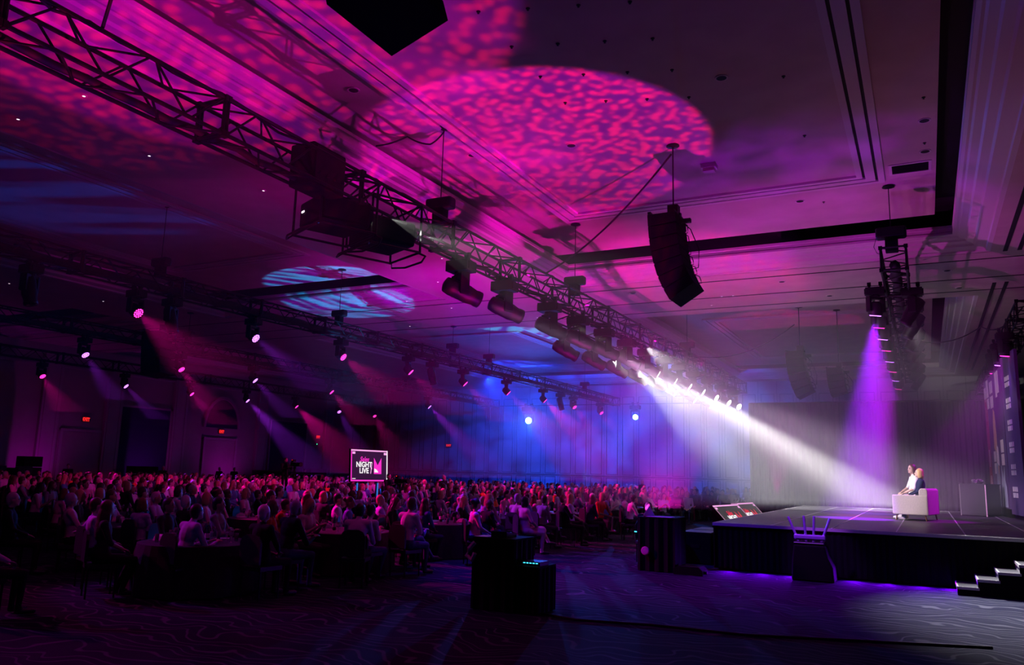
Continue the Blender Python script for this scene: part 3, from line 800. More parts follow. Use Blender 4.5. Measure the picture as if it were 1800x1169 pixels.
# ------------------------------------------------------------------ people
SKIN = [mat('skin_light', (.62, .42, .33), .55), mat('skin_tan', (.50, .31, .22), .55), mat('skin_brown', (.22, .12, .08), .55)]
HAIR = {n: mat('hair_' + n, c, .5) for n, c in dict(black=(.012, .010, .010), brown=(.07, .035, .02), auburn=(.16, .05, .025), blond=(.62, .42, .18), grey=(.42, .41, .42), white=(.75, .73, .72)).items()}
CLOTH = {n: mat('cloth_' + n, c, .85, 0, .2) for n, c in dict(black=(.012, .012, .014), charcoal=(.04, .04, .045), navy=(.018, .025, .07), white=(.80, .79, .80), pink=(.80, .42, .52), lavender=(.55, .48, .75),
         red=(.60, .05, .03), orange=(.75, .16, .04), grey=(.28, .28, .30), blue=(.12, .20, .48), teal=(.06, .30, .30), cream=(.75, .68, .58), denim=(.06, .09, .17)).items()}
M_SHOE = mat('shoe_black', (.02, .02, .02), .35)
M_SNEAK = mat('shoe_white', (.8, .8, .8), .5)
M_EYE = mat('eye_dark', (.02, .015, .012), .2)
M_LIP = mat('lip', (.42, .14, .13), .5)

def seated(lean=0.0, twist=0.0, arms='lap', legs='down', w=1.0, head_yaw=0.0, head_pitch=0.0):
    """joint positions of a seated figure facing +X, seat at .47, origin on the floor under the hips"""
    R = Matrix.Rotation(lean, 3, 'Y') @ Matrix.Rotation(twist, 3, 'Z')
    hip = V((0, 0, .56))
    def up(x, y, z): return hip + R @ V((x, y, z))
    J = dict(hip=hip, belly=up(0, 0, .18), chest=up(-.01, 0, .38), neck=up(-.01, 0, .56), skull=up(.03, 0, .71), sl=up(-.02, .18 * w, .49), sr=up(-.02, -.18 * w, .49))
    if arms == 'lap': J.update(el=up(.07, .25 * w, .22), er=up(.07, -.25 * w, .22), hl=V((.27, .09, .66)), hr=V((.29, -.06, .67)))
    elif arms == 'fold': J.update(el=up(.10, .25 * w, .20), er=up(.10, -.25 * w, .20), hl=up(.22, -.12, .28), hr=up(.24, .12, .24))
    elif arms == 'table': J.update(el=up(.20, .25 * w, .20), er=up(.20, -.25 * w, .20), hl=V((.52, .10, .80)), hr=V((.52, -.08, .80)))
    elif arms == 'chin': J.update(el=V((.34, .14, .74)), er=up(.10, -.24 * w, .22), hl=up(.10, .04, .60), hr=V((.30, .05, .70)))
    elif arms == 'phone': J.update(el=up(.10, .22 * w, .20), er=up(.10, -.22 * w, .20), hl=V((.34, .06, .90)), hr=V((.36, -.05, .92)))
    elif arms == 'back': J.update(el=up(-.16, .34 * w, .30), er=up(.07, -.25 * w, .22), hl=up(-.20, .52, .28), hr=V((.30, -.06, .67)))
    if legs == 'down': J.update(kl=V((.44, .13, .52)), kr=V((.44, -.13, .52)), al=V((.42, .13, .09)), ar=V((.42, -.13, .09)), tl=V((.60, .15, .04)), tr=V((.60, -.15, .04)))
    elif legs == 'cross': J.update(kl=V((.44, .05, .62)), kr=V((.44, -.10, .52)), al=V((.58, -.10, .32)), ar=V((.40, -.12, .09)), tl=V((.74, -.12, .27)), tr=V((.58, -.13, .04)))
    elif legs == 'tuck': J.update(kl=V((.44, .14, .52)), kr=V((.44, -.12, .52)), al=V((.26, .12, .09)), ar=V((.30, -.10, .09)), tl=V((.44, .14, .04)), tr=V((.47, -.12, .04)))
    J['hq'] = Euler((0, head_pitch, head_yaw + twist)).to_matrix()
    return J

def standing(arms='down', head_yaw=0.0):
    J = dict(hip=V((0, 0, .95)), belly=V((.0, 0, 1.12)), chest=V((0, 0, 1.32)), neck=V((0, 0, 1.50)), skull=V((.03, 0, 1.63)), sl=V((-.01, .19, 1.43)), sr=V((-.01, -.19, 1.43)),
             kl=V((.02, .10, .50)), kr=V((.02, -.10, .50)), al=V((-.02, .11, .09)), ar=V((-.02, -.11, .09)), tl=V((.15, .14, .04)), tr=V((.15, -.14, .04)))
    if arms == 'down': J.update(el=V((-.02, .26, 1.15)), er=V((-.02, -.26, 1.15)), hl=V((.08, .26, .90)), hr=V((.08, -.26, .90)))
    else: J.update(el=V((.12, .27, 1.20)), er=V((.12, -.27, 1.20)), hl=V((.38, .12, 1.36)), hr=V((.38, -.10, 1.30)))
    J['hq'] = Euler((0, 0, head_yaw)).to_matrix()
    return J

def remesh_mb(mb, voxel, smooth_it=3):
    me0 = mb.mesh('tmp_form')
    o = bpy.data.objects.new('tmp_form', me0); COL.objects.link(o)
    r = o.modifiers.new('r', 'REMESH'); r.mode = 'VOXEL'; r.voxel_size = voxel; r.adaptivity = 0.0
    s = o.modifiers.new('s', 'SMOOTH'); s.factor = .5; s.iterations = smooth_it
    dg = bpy.context.evaluated_depsgraph_get()
    me = bpy.data.meshes.new_from_object(o.evaluated_get(dg))
    bpy.data.objects.remove(o); bpy.data.meshes.remove(me0)
    me.polygons.foreach_set('use_smooth', [True] * len(me.polygons))
    return me

def cap(mb, a, b, r0, r1, n=10):
    mb.tube(a, b, r0, n, r1); mb.ell(a, (r0,) * 3, n, 6); mb.ell(b, (r1,) * 3, n, 6)

def body_mesh(name, J, w=1.0, sleeve='long', skirt=False, voxel=.016, fingers=True):
    mb = MB(); segs = []
    def C(a, b, r0, r1, reg):
        cap(mb, a, b, r0, r1); segs.append((V(a), V(b), max(r0, r1), reg))
    h, bl, ch, nk, sk = J['hip'], J['belly'], J['chest'], J['neck'], J['skull']
    up = (ch - h).normalized()
    side = (J['sl'] - J['sr']).normalized()
    fw = side.cross(up).normalized()
    TR = Matrix((fw, side, up)).transposed()
    mb.ell(h, (.15, .175 * (1.06 if w < .95 else 1), .13)); mb.ell(bl, (.115, .15 * w, .15), rot=TR); mb.ell(ch, (.125, .175 * w, .19), rot=TR)
    mb.ell((bl + h) / 2, (.125, .16 * w, .14), rot=TR)
    segs += [(h, h, .15, 'bottom'), (h + up * .08, bl, .13, 'top'), (bl, ch, .14, 'top'), (ch, nk - up * .06, .12, 'top')]
    C(J['sl'], J['sr'], .07, .07, 'top')
    C(nk - up * .07, nk - up * .03, .075, .062, 'top'); C(nk - up * .02, sk - up * .04, .052, .05, 'skin')
    Q = J['hq']
    def hd(x, y, z): return sk + Q @ V((x, y, z))
    mb.ell(hd(-.005, 0, .012), (.100, .078, .115), 14, 10, Q); mb.ell(hd(.03, 0, -.055), (.066, .056, .062), 12, 8, Q)
    mb.ell(hd(.101, 0, -.012), (.020, .014, .026), 8, 6, Q); mb.ell(hd(.083, 0, -.088), (.022, .026, .018), 8, 6, Q)
    for s in (-1, 1): mb.ell(hd(-.005, s * .080, -.008), (.022, .013, .032), 8, 6, Q)
    segs.append((sk, hd(.03, 0, -.06), .10, 'skin'))
    for s in 'lr':
        S, E, H = J['s' + s], J['e' + s], J['h' + s]
        C(S, E, .058, .044, 'top'); C(E, E.lerp(H, .86), .043, .030, 'skin' if sleeve == 'short' else 'top')
        d = (H - E).normalized()
        sd = d.cross(V((0, 0, 1)));  sd = sd.normalized() if sd.length > .1 else V((0, 1, 0))
        nm = sd.cross(d)
        HM = Matrix((d, sd, nm)).transposed()
        mb.ell(H + d * .035, (.055, .042, .018), 10, 6, HM); segs.append((H, H + d * .12, .05, 'skin'))
        if fingers:
            for k, (o, ln) in enumerate(((-.03, .062), (-.010, .075), (.011, .070), (.031, .055))):
                p = H + d * .075 + sd * o; m1 = p + d * ln * .5 - nm * .010; m2 = p + d * ln - nm * .034
                cap(mb, p, m1, .0105, .010, 6); cap(mb, m1, m2, .010, .0085, 6)
            t0 = H + d * .015 + sd * (.04 if s == 'r' else -.04); t1 = t0 + d * .035 + sd * (.022 if s == 'r' else -.022) - nm * .01
            cap(mb, t0, t1, .013, .011, 6); cap(mb, t1, t1 + d * .032 - nm * .012, .011, .009, 6)
        K, A, T = J['k' + s], J['a' + s], J['t' + s]
        hp = h + side * (.085 if s == 'l' else -.085) - V((0, 0, .02))
        C(hp, K, .085, .062, 'bottom'); C(K, A, .058, .038, 'skin' if skirt else 'bottom')
        C(A - V((0, 0, .035)), T, .045, .036, 'shoe')
    if skirt:
        C(h + V((.1, .0, -.02)), (J['kl'] + J['kr']) / 2, .13, .11, 'bottom')
    me = remesh_mb(mb, voxel)
    me.name = name
    reg = {'skin': 0, 'top': 1, 'bottom': 2, 'shoe': 3}
    n = len(me.polygons); cen = np.empty(n * 3); me.polygons.foreach_get('center', cen); cen = cen.reshape(-1, 3)
    best = np.full(n, 1e9); idx = np.zeros(n, int)
    for a, b, r, rg in segs:
        a = np.array(a); b = np.array(b); ab = b - a; L = ab @ ab
        t = np.clip(((cen - a) @ ab) / L, 0, 1) if L > 1e-9 else np.zeros(n)
        d = np.linalg.norm(cen - (a + t[:, None] * ab), axis=1) - r * .8
        m = d < best; best[m] = d[m]; idx[m] = reg[rg]
    for k in range(4): me.materials.append(SKIN[0] if k == 0 else CLOTH['black'])
    me.polygons.foreach_set('material_index', idx.tolist())
    return me

def hair_mesh(name, J, style):
    sk, Q = J['skull'], J['hq']
    def hd(x, y, z): return sk + Q @ V((x, y, z))
    mb = MB()
    mb.ell(hd(-.022, 0, .036), (.101, .088, .105), 14, 10, Q)
    mb.ell(hd(-.05, 0, -.02), (.062, .080, .085), 12, 8, Q)
    if style == 'bob':
        for s in (-1, 1): mb.ell(hd(-.01, s * .074, -.035), (.062, .026, .105), 10, 8, Q)
        mb.ell(hd(-.062, 0, -.06), (.055, .085, .10), 12, 8, Q)
    elif style == 'long':
        for s in (-1, 1):
            mb.ell(hd(-.012, s * .074, -.03), (.055, .026, .11), 10, 8, Q)
            mb.ell(hd(-.03, s * .085, -.16), (.045, .04, .13), 10, 8, Q)
        mb.ell(hd(-.085, 0, -.13), (.055, .10, .17), 12, 8, Q)
        mb.ell(hd(-.105, 0, -.25), (.045, .09, .13), 12, 8, Q)
    elif style == 'bun':
        mb.ell(hd(-.12, 0, .07), (.05, .05, .05), 10, 8, Q)
    me = remesh_mb(mb, .014, 2); me.name = 'hair'
    return me

def face_mesh(J):
    sk, Q = J['skull'], J['hq']
    def hd(x, y, z): return sk + Q @ V((x, y, z))
    mb = MB()
    for s in (-1, 1):
        mb.ell(hd(.087, s * .031, .012), (.010, .014, .008), 8, 6, Q)
        mb.ell(hd(.092, s * .033, .034), (.008, .020, .005), 8, 6, Q)
    mb.cur = 1
    mb.ell(hd(.088, 0, -.056), (.010, .024, .007), 8, 6, Q)
    me = mb.mesh('face', True); me.materials.append(M_EYE); me.materials.append(M_LIP)
    return me

POSES = []
def add_pose(J, w, sleeve, skirt):
    i = len(POSES)
    POSES.append(dict(body=body_mesh('body', J, w, sleeve, skirt), hair={s: hair_mesh('hair', J, s) for s in ('short', 'bob', 'long', 'bun')}, face=face_mesh(J)))
    return i
add_pose(seated(-.06, 0, 'lap', 'down', 1.0, .0), 1.0, 'long', False)            # 0 upright man
add_pose(seated(-.16, .1, 'fold', 'cross', 1.0, .15), 1.0, 'long', False)        # 1 leaning back, arms folded
add_pose(seated(.22, 0, 'table', 'down', 1.0, .1, -.1), 1.0, 'long', False)      # 2 leaning on the table
add_pose(seated(.14, .1, 'chin', 'cross', .92, .0), .92, 'short', False)         # 3 chin on hand
add_pose(seated(-.04, .2, 'lap', 'cross', .90, -.2), .90, 'short', True)         # 4 woman, legs crossed
add_pose(seated(.10, 0, 'phone', 'tuck', .90, .05, .25), .90, 'short', False)    # 5 looking at a phone
add_pose(seated(-.10, -.15, 'back', 'down', 1.0, .2), 1.0, 'long', False)        # 6 arm over the chair back
add_pose(seated(-.02, 0, 'lap', 'tuck', .90, .3), .90, 'short', False)           # 7 woman upright
add_pose(standing('down'), 1.0, 'long', False)                                    # 8 standing
add_pose(standing('work'), 1.0, 'long', False)                                    # 9 standing, hands up at work

def person(label, pose, loc, yaw, skin=0, top='black', bottom='black', hair=('black', 'short'), shoe=None, group=None, scale=1.0, face=True):
    P = POSES[pose]
    o = bpy.data.objects.new('person', P['body']); COL.objects.link(o)
    o.location = loc; o.rotation_euler = (0, 0, yaw); o.scale = (scale,) * 3
    for k, m in enumerate((SKIN[skin], CLOTH[top], CLOTH[bottom], shoe or M_SHOE)):
        o.material_slots[k].link = 'OBJECT'; o.material_slots[k].material = m
    if hair: inst('hair', P['hair'][hair[1]], HAIR[hair[0]], o)
    if face: inst('face', P['face'], [M_EYE, M_LIP], o)
    tag(o, label, 'person', group)
    return o

# ------------------------------------------------------------------ the stage
M_DECK = noise_mat('black_stage_deck', (.06, .058, .062), (.085, .08, .085), 6, .42, 0, .5)
M_EDGE = mat('aluminium_edge', (.70, .68, .70), .5, .2)
SX0, SY0 = -4.27, 18.1
stage = thing('stage', 'low black stage of square deck units with pale metal seams', 'stage', (SX0, SY0, 0))
dk = MB().bb(.012, 1.208, .005, 2.495, .93, 1.0).mesh('deck_panel')
for i in range(9):
    for j in range(6):
        inst('deck_panel', dk, M_DECK, stage, (1.22 * i, 2.5 * j, 0))
es = MB().bb(-.012, .012, 0, 15.0, .94, 1.003).mesh('deck_seam')
for i in range(10): inst('deck_seam', es, M_EDGE, stage, (1.22 * i, 0, 0))
for y in (0, 15.0): MB().bb(0, 10.98, y - .015, y + .015, .94, 1.003).build('edge_trim', M_EDGE, stage)
def pleats(x0, x1, y0, y1, z0, z1, n, amp):
    mb = MB(); d = V((x1 - x0, y1 - y0, 0)); nrm = V((d.y, -d.x, 0)).normalized(); k = n * 4; vs = []
    for i in range(k + 1):
        p = V((x0, y0, 0)) + d * (i / k) + nrm * amp * math.sin(2 * PI * i / 4 + .4 * math.sin(i))
        vs += [(p.x, p.y, z0), (p.x, p.y, z1)]
    return mb._add(vs, [(2 * i, 2 * i + 2, 2 * i + 3, 2 * i + 1) for i in range(k)])
pleats(0, 10.98, .03, .03, .03, .93, 90, .008).build('stage_skirt', M_MATT, stage)
pleats(.03, .03, 0, 15.0, .03, .93, 120, .008).build('stage_skirt', M_MATT, stage)
lg = MB().bb(-.03, .03, -.03, .03, 0, .93).mesh('stage_leg')
for i in range(0, 10, 3):
    for j in range(0, 7, 3): inst('stage_leg', lg, M_BLACK, stage, (.12 + 1.2 * i, .15 + 2.44 * j, 0))

st = thing('stage_steps', 'black stage steps with pale nosings against the near end of the stage', 'stairs', (.38, 17.1, 0))
M_TREAD = mat('step_tread', (.06, .06, .065), .5); M_NOSE = mat('step_nosing', (.55, .52, .50), .6)
for k in range(6):
    z = .15 * (k + 1); x = .33 * k
    t_ = MB().bb(x, x + .36, .0, .98, z - .04, z).build('tread', M_TREAD, st)
    MB().bb(x - .008, x + .02, 0, .98, z - .045, z + .003).build('nosing', M_NOSE, t_)
    MB().bb(x, x + .35, -.012, .0, z - .045, z + .002).build('edge_strip', M_NOSE, t_)
    MB().bb(x + .01, x + .03, 0, .98, z - .15, z - .04).build('riser', M_NOSE, st)
sp = [(0, 0)]
for k in range(6): sp += [(.33 * k, .15 * (k + 1) - .045), (.33 * (k + 1), .15 * (k + 1) - .045)]
sp += [(2.0, 0)]
for y in (.0, .96): MB().prism(sp, 1, y, y + .02).build('side_panel', M_MATT, st)

# two-seat sofa
M_SOFA = noise_mat('pale_sofa_fabric', (.42, .40, .37), (.50, .47, .43), 40, .9, .1)
sof = thing('sofa', 'pale grey upholstered two-seat sofa on slim wooden legs on the stage', 'sofa', (-.44, 23.75, 1.0), (0, 0, math.radians(-11)))
M_LEGW = mat('walnut_leg', (.16, .08, .04), .5)
W2 = 1.45
MB().bb(-.43, .43, 0, .16, .15, .66).build('arm', M_SOFA, sof, bevel=.03)
MB().bb(-.43, .43, W2 - .16, W2, .15, .66).build('arm', M_SOFA, sof, bevel=.03)
MB().bb(-.42, .42, .16, W2 - .16, .15, .32).build('base', M_SOFA, sof, bevel=.02)
for k in range(2): MB().bb(-.43, .25, .17 + .555 * k, .165 + .555 * (k + 1), .32, .46).build('seat_cushion', M_SOFA, sof, bevel=.04)
MB().prism([(.20, .2), (.43, .15), (.43, .80), (.38, .84), (.27, .84), (.22, .78)], 1, .02, W2 - .02).build('backrest', M_SOFA, sof, bevel=.02)
for sx in (-.36, .36):
    for sy in (.08, W2 - .08): MB().tube((sx * 1.02, sy, 0), (sx * .94, sy, .16), .014, 8, .024).build('leg', M_LEGW, sof)
cs, sn = math.cos(math.radians(-11)), math.sin(math.radians(-11))
def on_sofa(u, v): return (-.44 + cs * u - sn * v, 23.75 + sn * u + cs * v, 1.0)
fy = PI - math.radians(11)
person('person with blond bob and navy top seated nearest on the sofa, seen from behind', 0, on_sofa(.16, .44), fy + .30, 0, 'navy', 'denim', ('blond', 'bob'), M_SNEAK, scale=.97)
person('person in white top and white trainers on the sofa, leaning towards the blond one', 7, on_sofa(-.10, 1.02), fy + .55, 0, 'white', 'white', ('brown', 'long'), M_SNEAK, scale=1.06)

# desk with a glittering ornament
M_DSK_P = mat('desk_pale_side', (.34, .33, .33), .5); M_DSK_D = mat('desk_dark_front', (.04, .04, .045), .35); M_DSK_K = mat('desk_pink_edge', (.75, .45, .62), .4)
ds = thing('presenter_desk', 'tall stage desk with pale side, dark front and pink edge', 'desk', (1.42, 29.75, 1.0), (0, 0, math.radians(-33)))
MB().bb(-.36, .46, -.36, .40, .02, .98).build('carcass', M_DSK_D, ds)
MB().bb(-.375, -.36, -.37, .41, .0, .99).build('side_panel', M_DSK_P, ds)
MB().bb(-.36, .46, -.375, -.36, .02, .97).build('front_panel', M_DSK_D, ds)
MB().bb(-.39, .48, -.39, .43, .97, 1.0).build('desk_top', M_DSK_D, ds)
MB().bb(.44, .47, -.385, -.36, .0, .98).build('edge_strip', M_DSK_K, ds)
random.seed(5)
orn = thing('glittering_ornament', 'bunch of small glittering purple baubles on the desk top', 'ornament', (1.40, 29.75, 2.0))
M_GLIT = mat('glitter_purple', (.75, .35, .85), .12, .8); M_GLIT2 = mat('glitter_silver', (.9, .85, .95), .1, .9)
MB().lathe([(.10, 0), (.12, .03), (.05, .06)], 12).build('bowl', M_GLIT2, orn)
bl_ = MB().ell((0, 0, 0), (.032, .032, .032), 8, 6).mesh('bauble')
for k in range(26):
    a, r = random.uniform(0, 2 * PI), random.uniform(0, .20)
    inst('bauble', bl_, M_GLIT if k % 3 else M_GLIT2, orn, (r * math.cos(a), r * math.sin(a) * .7, .07 + random.uniform(0, .09) * (1 - r * 3)))

# printed skyline flats
M_FLAT = mat('scenery_dark_purple', (.10, .06, .16), .7); M_PAPER = mat('scenery_pale', (.72, .68, .70), .7); M_FRED = mat('scenery_crimson', (.36, .03, .09), .7)
M_FTAN = mat('scenery_tan', (.62, .42, .24), .7); M_FSKY = mat('scenery_blue_grey', (.34, .38, .48), .7)
f1 = thing('scenery_flat', 'tall printed scenery flat with crimson strip, pale windows and tan figure shapes', 'scenery', (2.02, 33.6, 1.0), (0, 0, math.atan2(-4.6, .2)), 'scenery flats')
# local +x runs towards the camera along the flat, +z up, printed face on -y
MB().bb(0, 4.6, 0, .08, .26, 4.65).build('board', M_FLAT, f1)
MB().bb(0, 4.6, -.02, .10, 0, .26).build('plinth', M_MATT, f1)
def pr(m, *poly, nm='printed_shape'):
    MB().prism([(u, z) for u, z in poly], 1, -.012, 0).build(nm, m, f1)
def prr(m, u0, u1, z0, z1, nm='printed_window'): pr(m, (u0, z0), (u1, z0), (u1, z1), (u0, z1), nm=nm)
prr(M_FRED, .05, .75, .3, 4.0)
for u, z, w_, h_ in ((.1, 3.9, .5, .5), (.1, 3.2, .45, .5), (.8, 4.0, .5, .6), (.8, 3.6, .5, .35), (1.7, 4.05, .7, .4), (1.7, 3.55, .7, .4), (3.2, 3.8, .35, .8), (3.6, 3.9, .4, .7), (1.6, 1.75, .5, .35), (1.6, 1.35, .5, .35), (3.5, 2.0, .6, .4),
                     (3.5, 1.6, .6, .35), (.2, 1.6, .4, .6), (.3, .8, .4, .5)): prr(M_PAPER, u, u + w_, z, z + h_)
pr(M_FTAN, (1.9, 2.2), (2.5, 2.0), (2.6, 2.6), (2.45, 3.4), (2.2, 3.5), (2.0, 3.0))
pr(M_PAPER, (2.3, 1.7), (2.8, 1.6), (2.75, 2.2), (2.4, 2.3))
pr(M_FSKY, (1.9, .3), (2.6, .3), (2.7, 1.2), (2.5, 1.7), (2.1, 1.7), (2.0, 1.0))
pr(M_FTAN, (2.45, .5), (2.6, .5), (2.65, 1.6), (2.5, 1.6))
pr(M_FSKY, (3.0, .3), (4.1, .3), (4.1, .9), (3.9, 1.1), (3.9, 1.55), (3.65, 1.3), (3.5, 1.1), (3.3, 1.6), (3.1, 1.0))
f2 = thing('scenery_flat', 'narrow printed scenery flat with a column of pale window squares', 'scenery', (2.24, 28.95, 1.0), (0, 0, math.atan2(-2.0, .2)), 'scenery flats')
MB().bb(0, 2.0, 0, .08, .12, 4.9).build('board', M_FLAT, f2)
wn = MB().bb(0, .15, -.012, 0, 0, .14).mesh('printed_window')
for r_ in range(6):
    for c_ in range(3):
        for q in range(2): inst('printed_window', wn, M_PAPER, f2, (.45 + .24 * c_, 0, .62 + .66 * r_ + .18 * q))
# black drape behind the stage
dp = pleats(-7.0, 7.3, 37.0, 37.0, .0, 5.3, 70, .09)
o = dp.build('stage_drape', M_DRAPE, smooth=True); tag(o, 'tall black pleated drape hung behind the stage', 'drape')
o = MB().tube((-7.0, 37.0, 5.32), (7.3, 37.0, 5.32), .03, 8).build('drape_pipe', M_STEEL); tag(o, 'black pipe along the top of the stage drape', 'pipe')
for x in (-7.0, -2.2, 2.5, 7.2): MB().tube((x, 37.0, 0), (x, 37.0, 5.32), .03, 8).build('upright', M_STEEL, o)

# ------------------------------------------------------------------ screens with the event graphic
def text_mesh(body, size, shear=0.0, bold=.0):
    cu = bpy.data.curves.new('lettering', 'FONT'); cu.body = body; cu.size = size; cu.shear = shear; cu.offset = bold
    cu.align_x = 'CENTER'; cu.align_y = 'CENTER'; cu.extrude = .003; cu.resolution_u = 3
    o = bpy.data.objects.new('tmp_text', cu); COL.objects.link(o)
    me = bpy.data.meshes.new_from_object(o.evaluated_get(bpy.context.evaluated_depsgraph_get()))
    bpy.data.objects.remove(o)
    me.name = 'lettering'
    return me
E_WHITE = glow('screen_white', (1, .96, .98), 1.0); E_PINK = glow('screen_pink', (1.0, .03, .62), .95); E_LPINK = glow('screen_light_pink', (1.0, .42, .85), 1.0)
E_DARK = glow('screen_night', (.020, .010, .045), .6); E_RED = glow('screen_red', (.85, .02, .07), .8); E_BLK = glow('screen_green_black', (.05, .055, .045), .5)
E_SPINK = glow('screen_frame_soft_pink', (.75, .35, .6), .7)
def screen(label, loc, rot, w, h, dark, mcol, frame, grp):
    """local: x right, y up, face +z"""
    t = thing('confidence_monitor', label, 'monitor', loc, rot, grp)
    MB().bb(-w / 2 - .03, w / 2 + .03, -h / 2 - .03, h / 2 + .03, -.09, -.004).build('housing', M_MATT, t, bevel=.01)
    MB().bb(-w / 2, w / 2, -h / 2, h / 2, -.004, .0).build('screen', dark, t)
    b = .045 * h
    for k, (x0, x1, y0, y1) in enumerate(((-w / 2, -w / 2 + b, -h / 2, h / 2), (-w / 2, w / 2, -h / 2, -h / 2 + b), (-w / 2, w / 2, h / 2 - b, h / 2), (w / 2 - b, w / 2, -h / 2, h / 2))):
        MB().bb(x0, x1, y0, y1, 0, .003 + .001 * k).build('screen_border', frame[k], t)
    s = h / 1.4
    for body, size, x, y, m, sh, bo in (('NIGHT', .33, -.36, .03, E_WHITE, 0, .008), ('LIVE', .33, -.36, -.24, E_WHITE, 0, .008), ('Sales', .30, -.36, .27, mcol, .35, .004)):
        inst('lettering', text_mesh(body, size * s, sh, bo * s), m, t, (x * s, y * s, .004))
    MB().prism([(.05 * s, -.36 * s), (.09 * s, -.36 * s), (.17 * s, .12 * s), (.13 * s, .12 * s)], 2, .003, .006).ell((.11 * s, -.12 * s, .005), (.045 * s, .06 * s, .004), 8, 6).build('microphone_mark', E_LPINK, t)
    MB().prism([(.28 * s, -.37 * s), (.78 * s, -.37 * s), (.78 * s, .36 * s), (.53 * s, .02 * s), (.28 * s, .36 * s)], 2, .003, .006).build('crown_mark', mcol, t)
    MB().prism([(.31 * s, -.30 * s), (.58 * s, -.30 * s), (.47 * s, -.18 * s), (.31 * s, -.12 * s)], 2, .006, .009).build('caption_mark', E_WHITE, t)
    for (x, y) in ((-w / 2 + .17 * s, h / 2 - .15 * s), (w / 2 - .17 * s, h / 2 - .15 * s)): MB().bb(x - .09 * s, x + .09 * s, y - .05 * s, y + .05 * s, .003, .006).build('corner_mark', E_LPINK, t)
    MB().bb(-w / 2 + .09 * s, -w / 2 + .30 * s, -h / 2 + .10 * s, -h / 2 + .13 * s, .003, .006).build('corner_mark', E_WHITE, t)
    return t
def face_rot(nrm, upv=(0, 0, 1)):
    n = V(nrm).normalized(); x = V(upv).cross(n).normalized(); y = n.cross(x)
    return Matrix((x, y, n)).transposed().to_euler()
tv = screen('large lit monitor with a pink border showing NIGHT LIVE, above the audience', (-22.5, 29.6, 2.08), face_rot((1, -.10, .06)), 2.4, 1.4, E_DARK, E_PINK, (E_PINK, E_PINK, E_LPINK, E_WHITE), 'event monitors')
stv = thing('monitor_stand', 'stand under the large audience monitor with glowing blue strips on its posts', 'stand', (-22.62, 29.6, 0))
L_BLUEP = glow('blue_post_glow', (.02, .30, 1.0), .55)
for sy in (-.75, .0, .75):
    MB().tube((0, sy, .02), (0, sy, 1.5), .05, 8).build('post', M_BLACK, stv)
    MB().tube((.07, sy, .55), (.07, sy, 1.3), .035, 8).build('blue_strip', L_BLUEP, stv)  # glowing blue strip set in front of each post
MB().bb(-.5, .5, -1.0, 1.0, 0, .05).build('foot_plate', M_BLACK, stv)
for k, y in enumerate((23.95, 26.35)):
    m_ = screen('tilted floor monitor beside the stage edge, %s of the pair to the camera' % ('closer' if k == 0 else 'farther'), (-4.95, y, .83), face_rot((1, -.12, .95)), 2.15, 1.0, E_BLK, E_RED, (E_SPINK, E_SPINK, E_LPINK, E_SPINK), 'event monitors')
    wd = thing('monitor_wedge', 'black wedge carrying the %s tilted floor monitor' % ('closer' if k == 0 else 'farther'), 'stand', (-5.0, y, 0))
    MB().prism([(-.42, 0), (.52, 0), (.40, .40), (-.34, 1.06), (-.42, 1.06)], 1, -1.05, 1.05).build('wedge', M_MATT, wd)
    MB().bb(.50, .54, -1.05, 1.05, 0, .12).build('kick_plate', M_BLACK, wd)

# ------------------------------------------------------------------ the audience: tables, chairs, guests, tableware
rng = random.Random(11)
M_CLOTHB = noise_mat('black_tablecloth', (.020, .020, .024), (.028, .028, .032), 9, .8, .1)
def cloth_mesh():
    mb = MB(); n = 40; vs = [(0, 0, .765)]; fs = []
    rings = [(.86, .765, 0), (.905, .755, .0), (.925, .60, .012), (.95, .30, .03), (.97, .02, .045)]
    for r, z, a in rings:
        for k in range(n):
            t = 2 * PI * k / n; rr = r + a * math.sin(10 * t); vs.append((rr * math.cos(t), rr * math.sin(t), z))
    for k in range(n): fs.append((0, 1 + k, 1 + (k + 1) % n))
    for i in range(len(rings) - 1):
        for k in range(n): fs.append((1 + i * n + k, 1 + i * n + (k + 1) % n, 1 + (i + 1) * n + (k + 1) % n, 1 + (i + 1) * n + k))
    return mb._add(vs, fs).mesh('tablecloth', False)
CLOTHM = cloth_mesh()
TOPM = MB().lathe([(.84, .73), (.86, .74), (.86, .758), (.84, .762)], 32).mesh('table_top')
PEDM = MB().lathe([(.32, 0), (.30, .04), (.06, .10), (.05, .70), (.2, .73)], 16).mesh('pedestal')
M_PLY = mat('plywood', (.35, .22, .12), .6)

CH = {}
CH['seat'] = MB().box((0, 0, .455), (.44, .44, .06)).mesh('seat')
CH['backrest'] = MB().prism([(-.215, .52), (.215, .52), (.215, .84), (.17, .92), (.09, .955), (-.09, .955), (-.17, .92), (-.215, .84)], 0, -.255, -.215).mesh('backrest')
CH['leg'] = MB().tube((0, 0, 0), (0, 0, .44), .013, 6, .016).mesh('leg')
CH['back_post'] = MB().tube((-.225, 0, .42), (-.24, 0, .86), .013, 6).mesh('back_post')
onec = MB(); onec.box((0, 0, .455), (.44, .44, .06)).prism([(-.215, .50), (.215, .50), (.215, .84), (.17, .92), (.09, .955), (-.09, .955), (-.17, .92), (-.215, .84)], 0, -.255, -.215)
for sx in (-.19, .19):
    for sy in (-.19, .19): onec.tube((sx, sy, 0), (sx, sy, .44), .014, 5)
for sy in (-.19, .19): onec.tube((-.225, sy, .42), (-.235, sy, .86), .013, 5)
CH['one'] = onec.mesh('banquet_chair')
M_CHAIR = mat('black_chair_vinyl', (.014, .013, .015), .5, 0, .4)
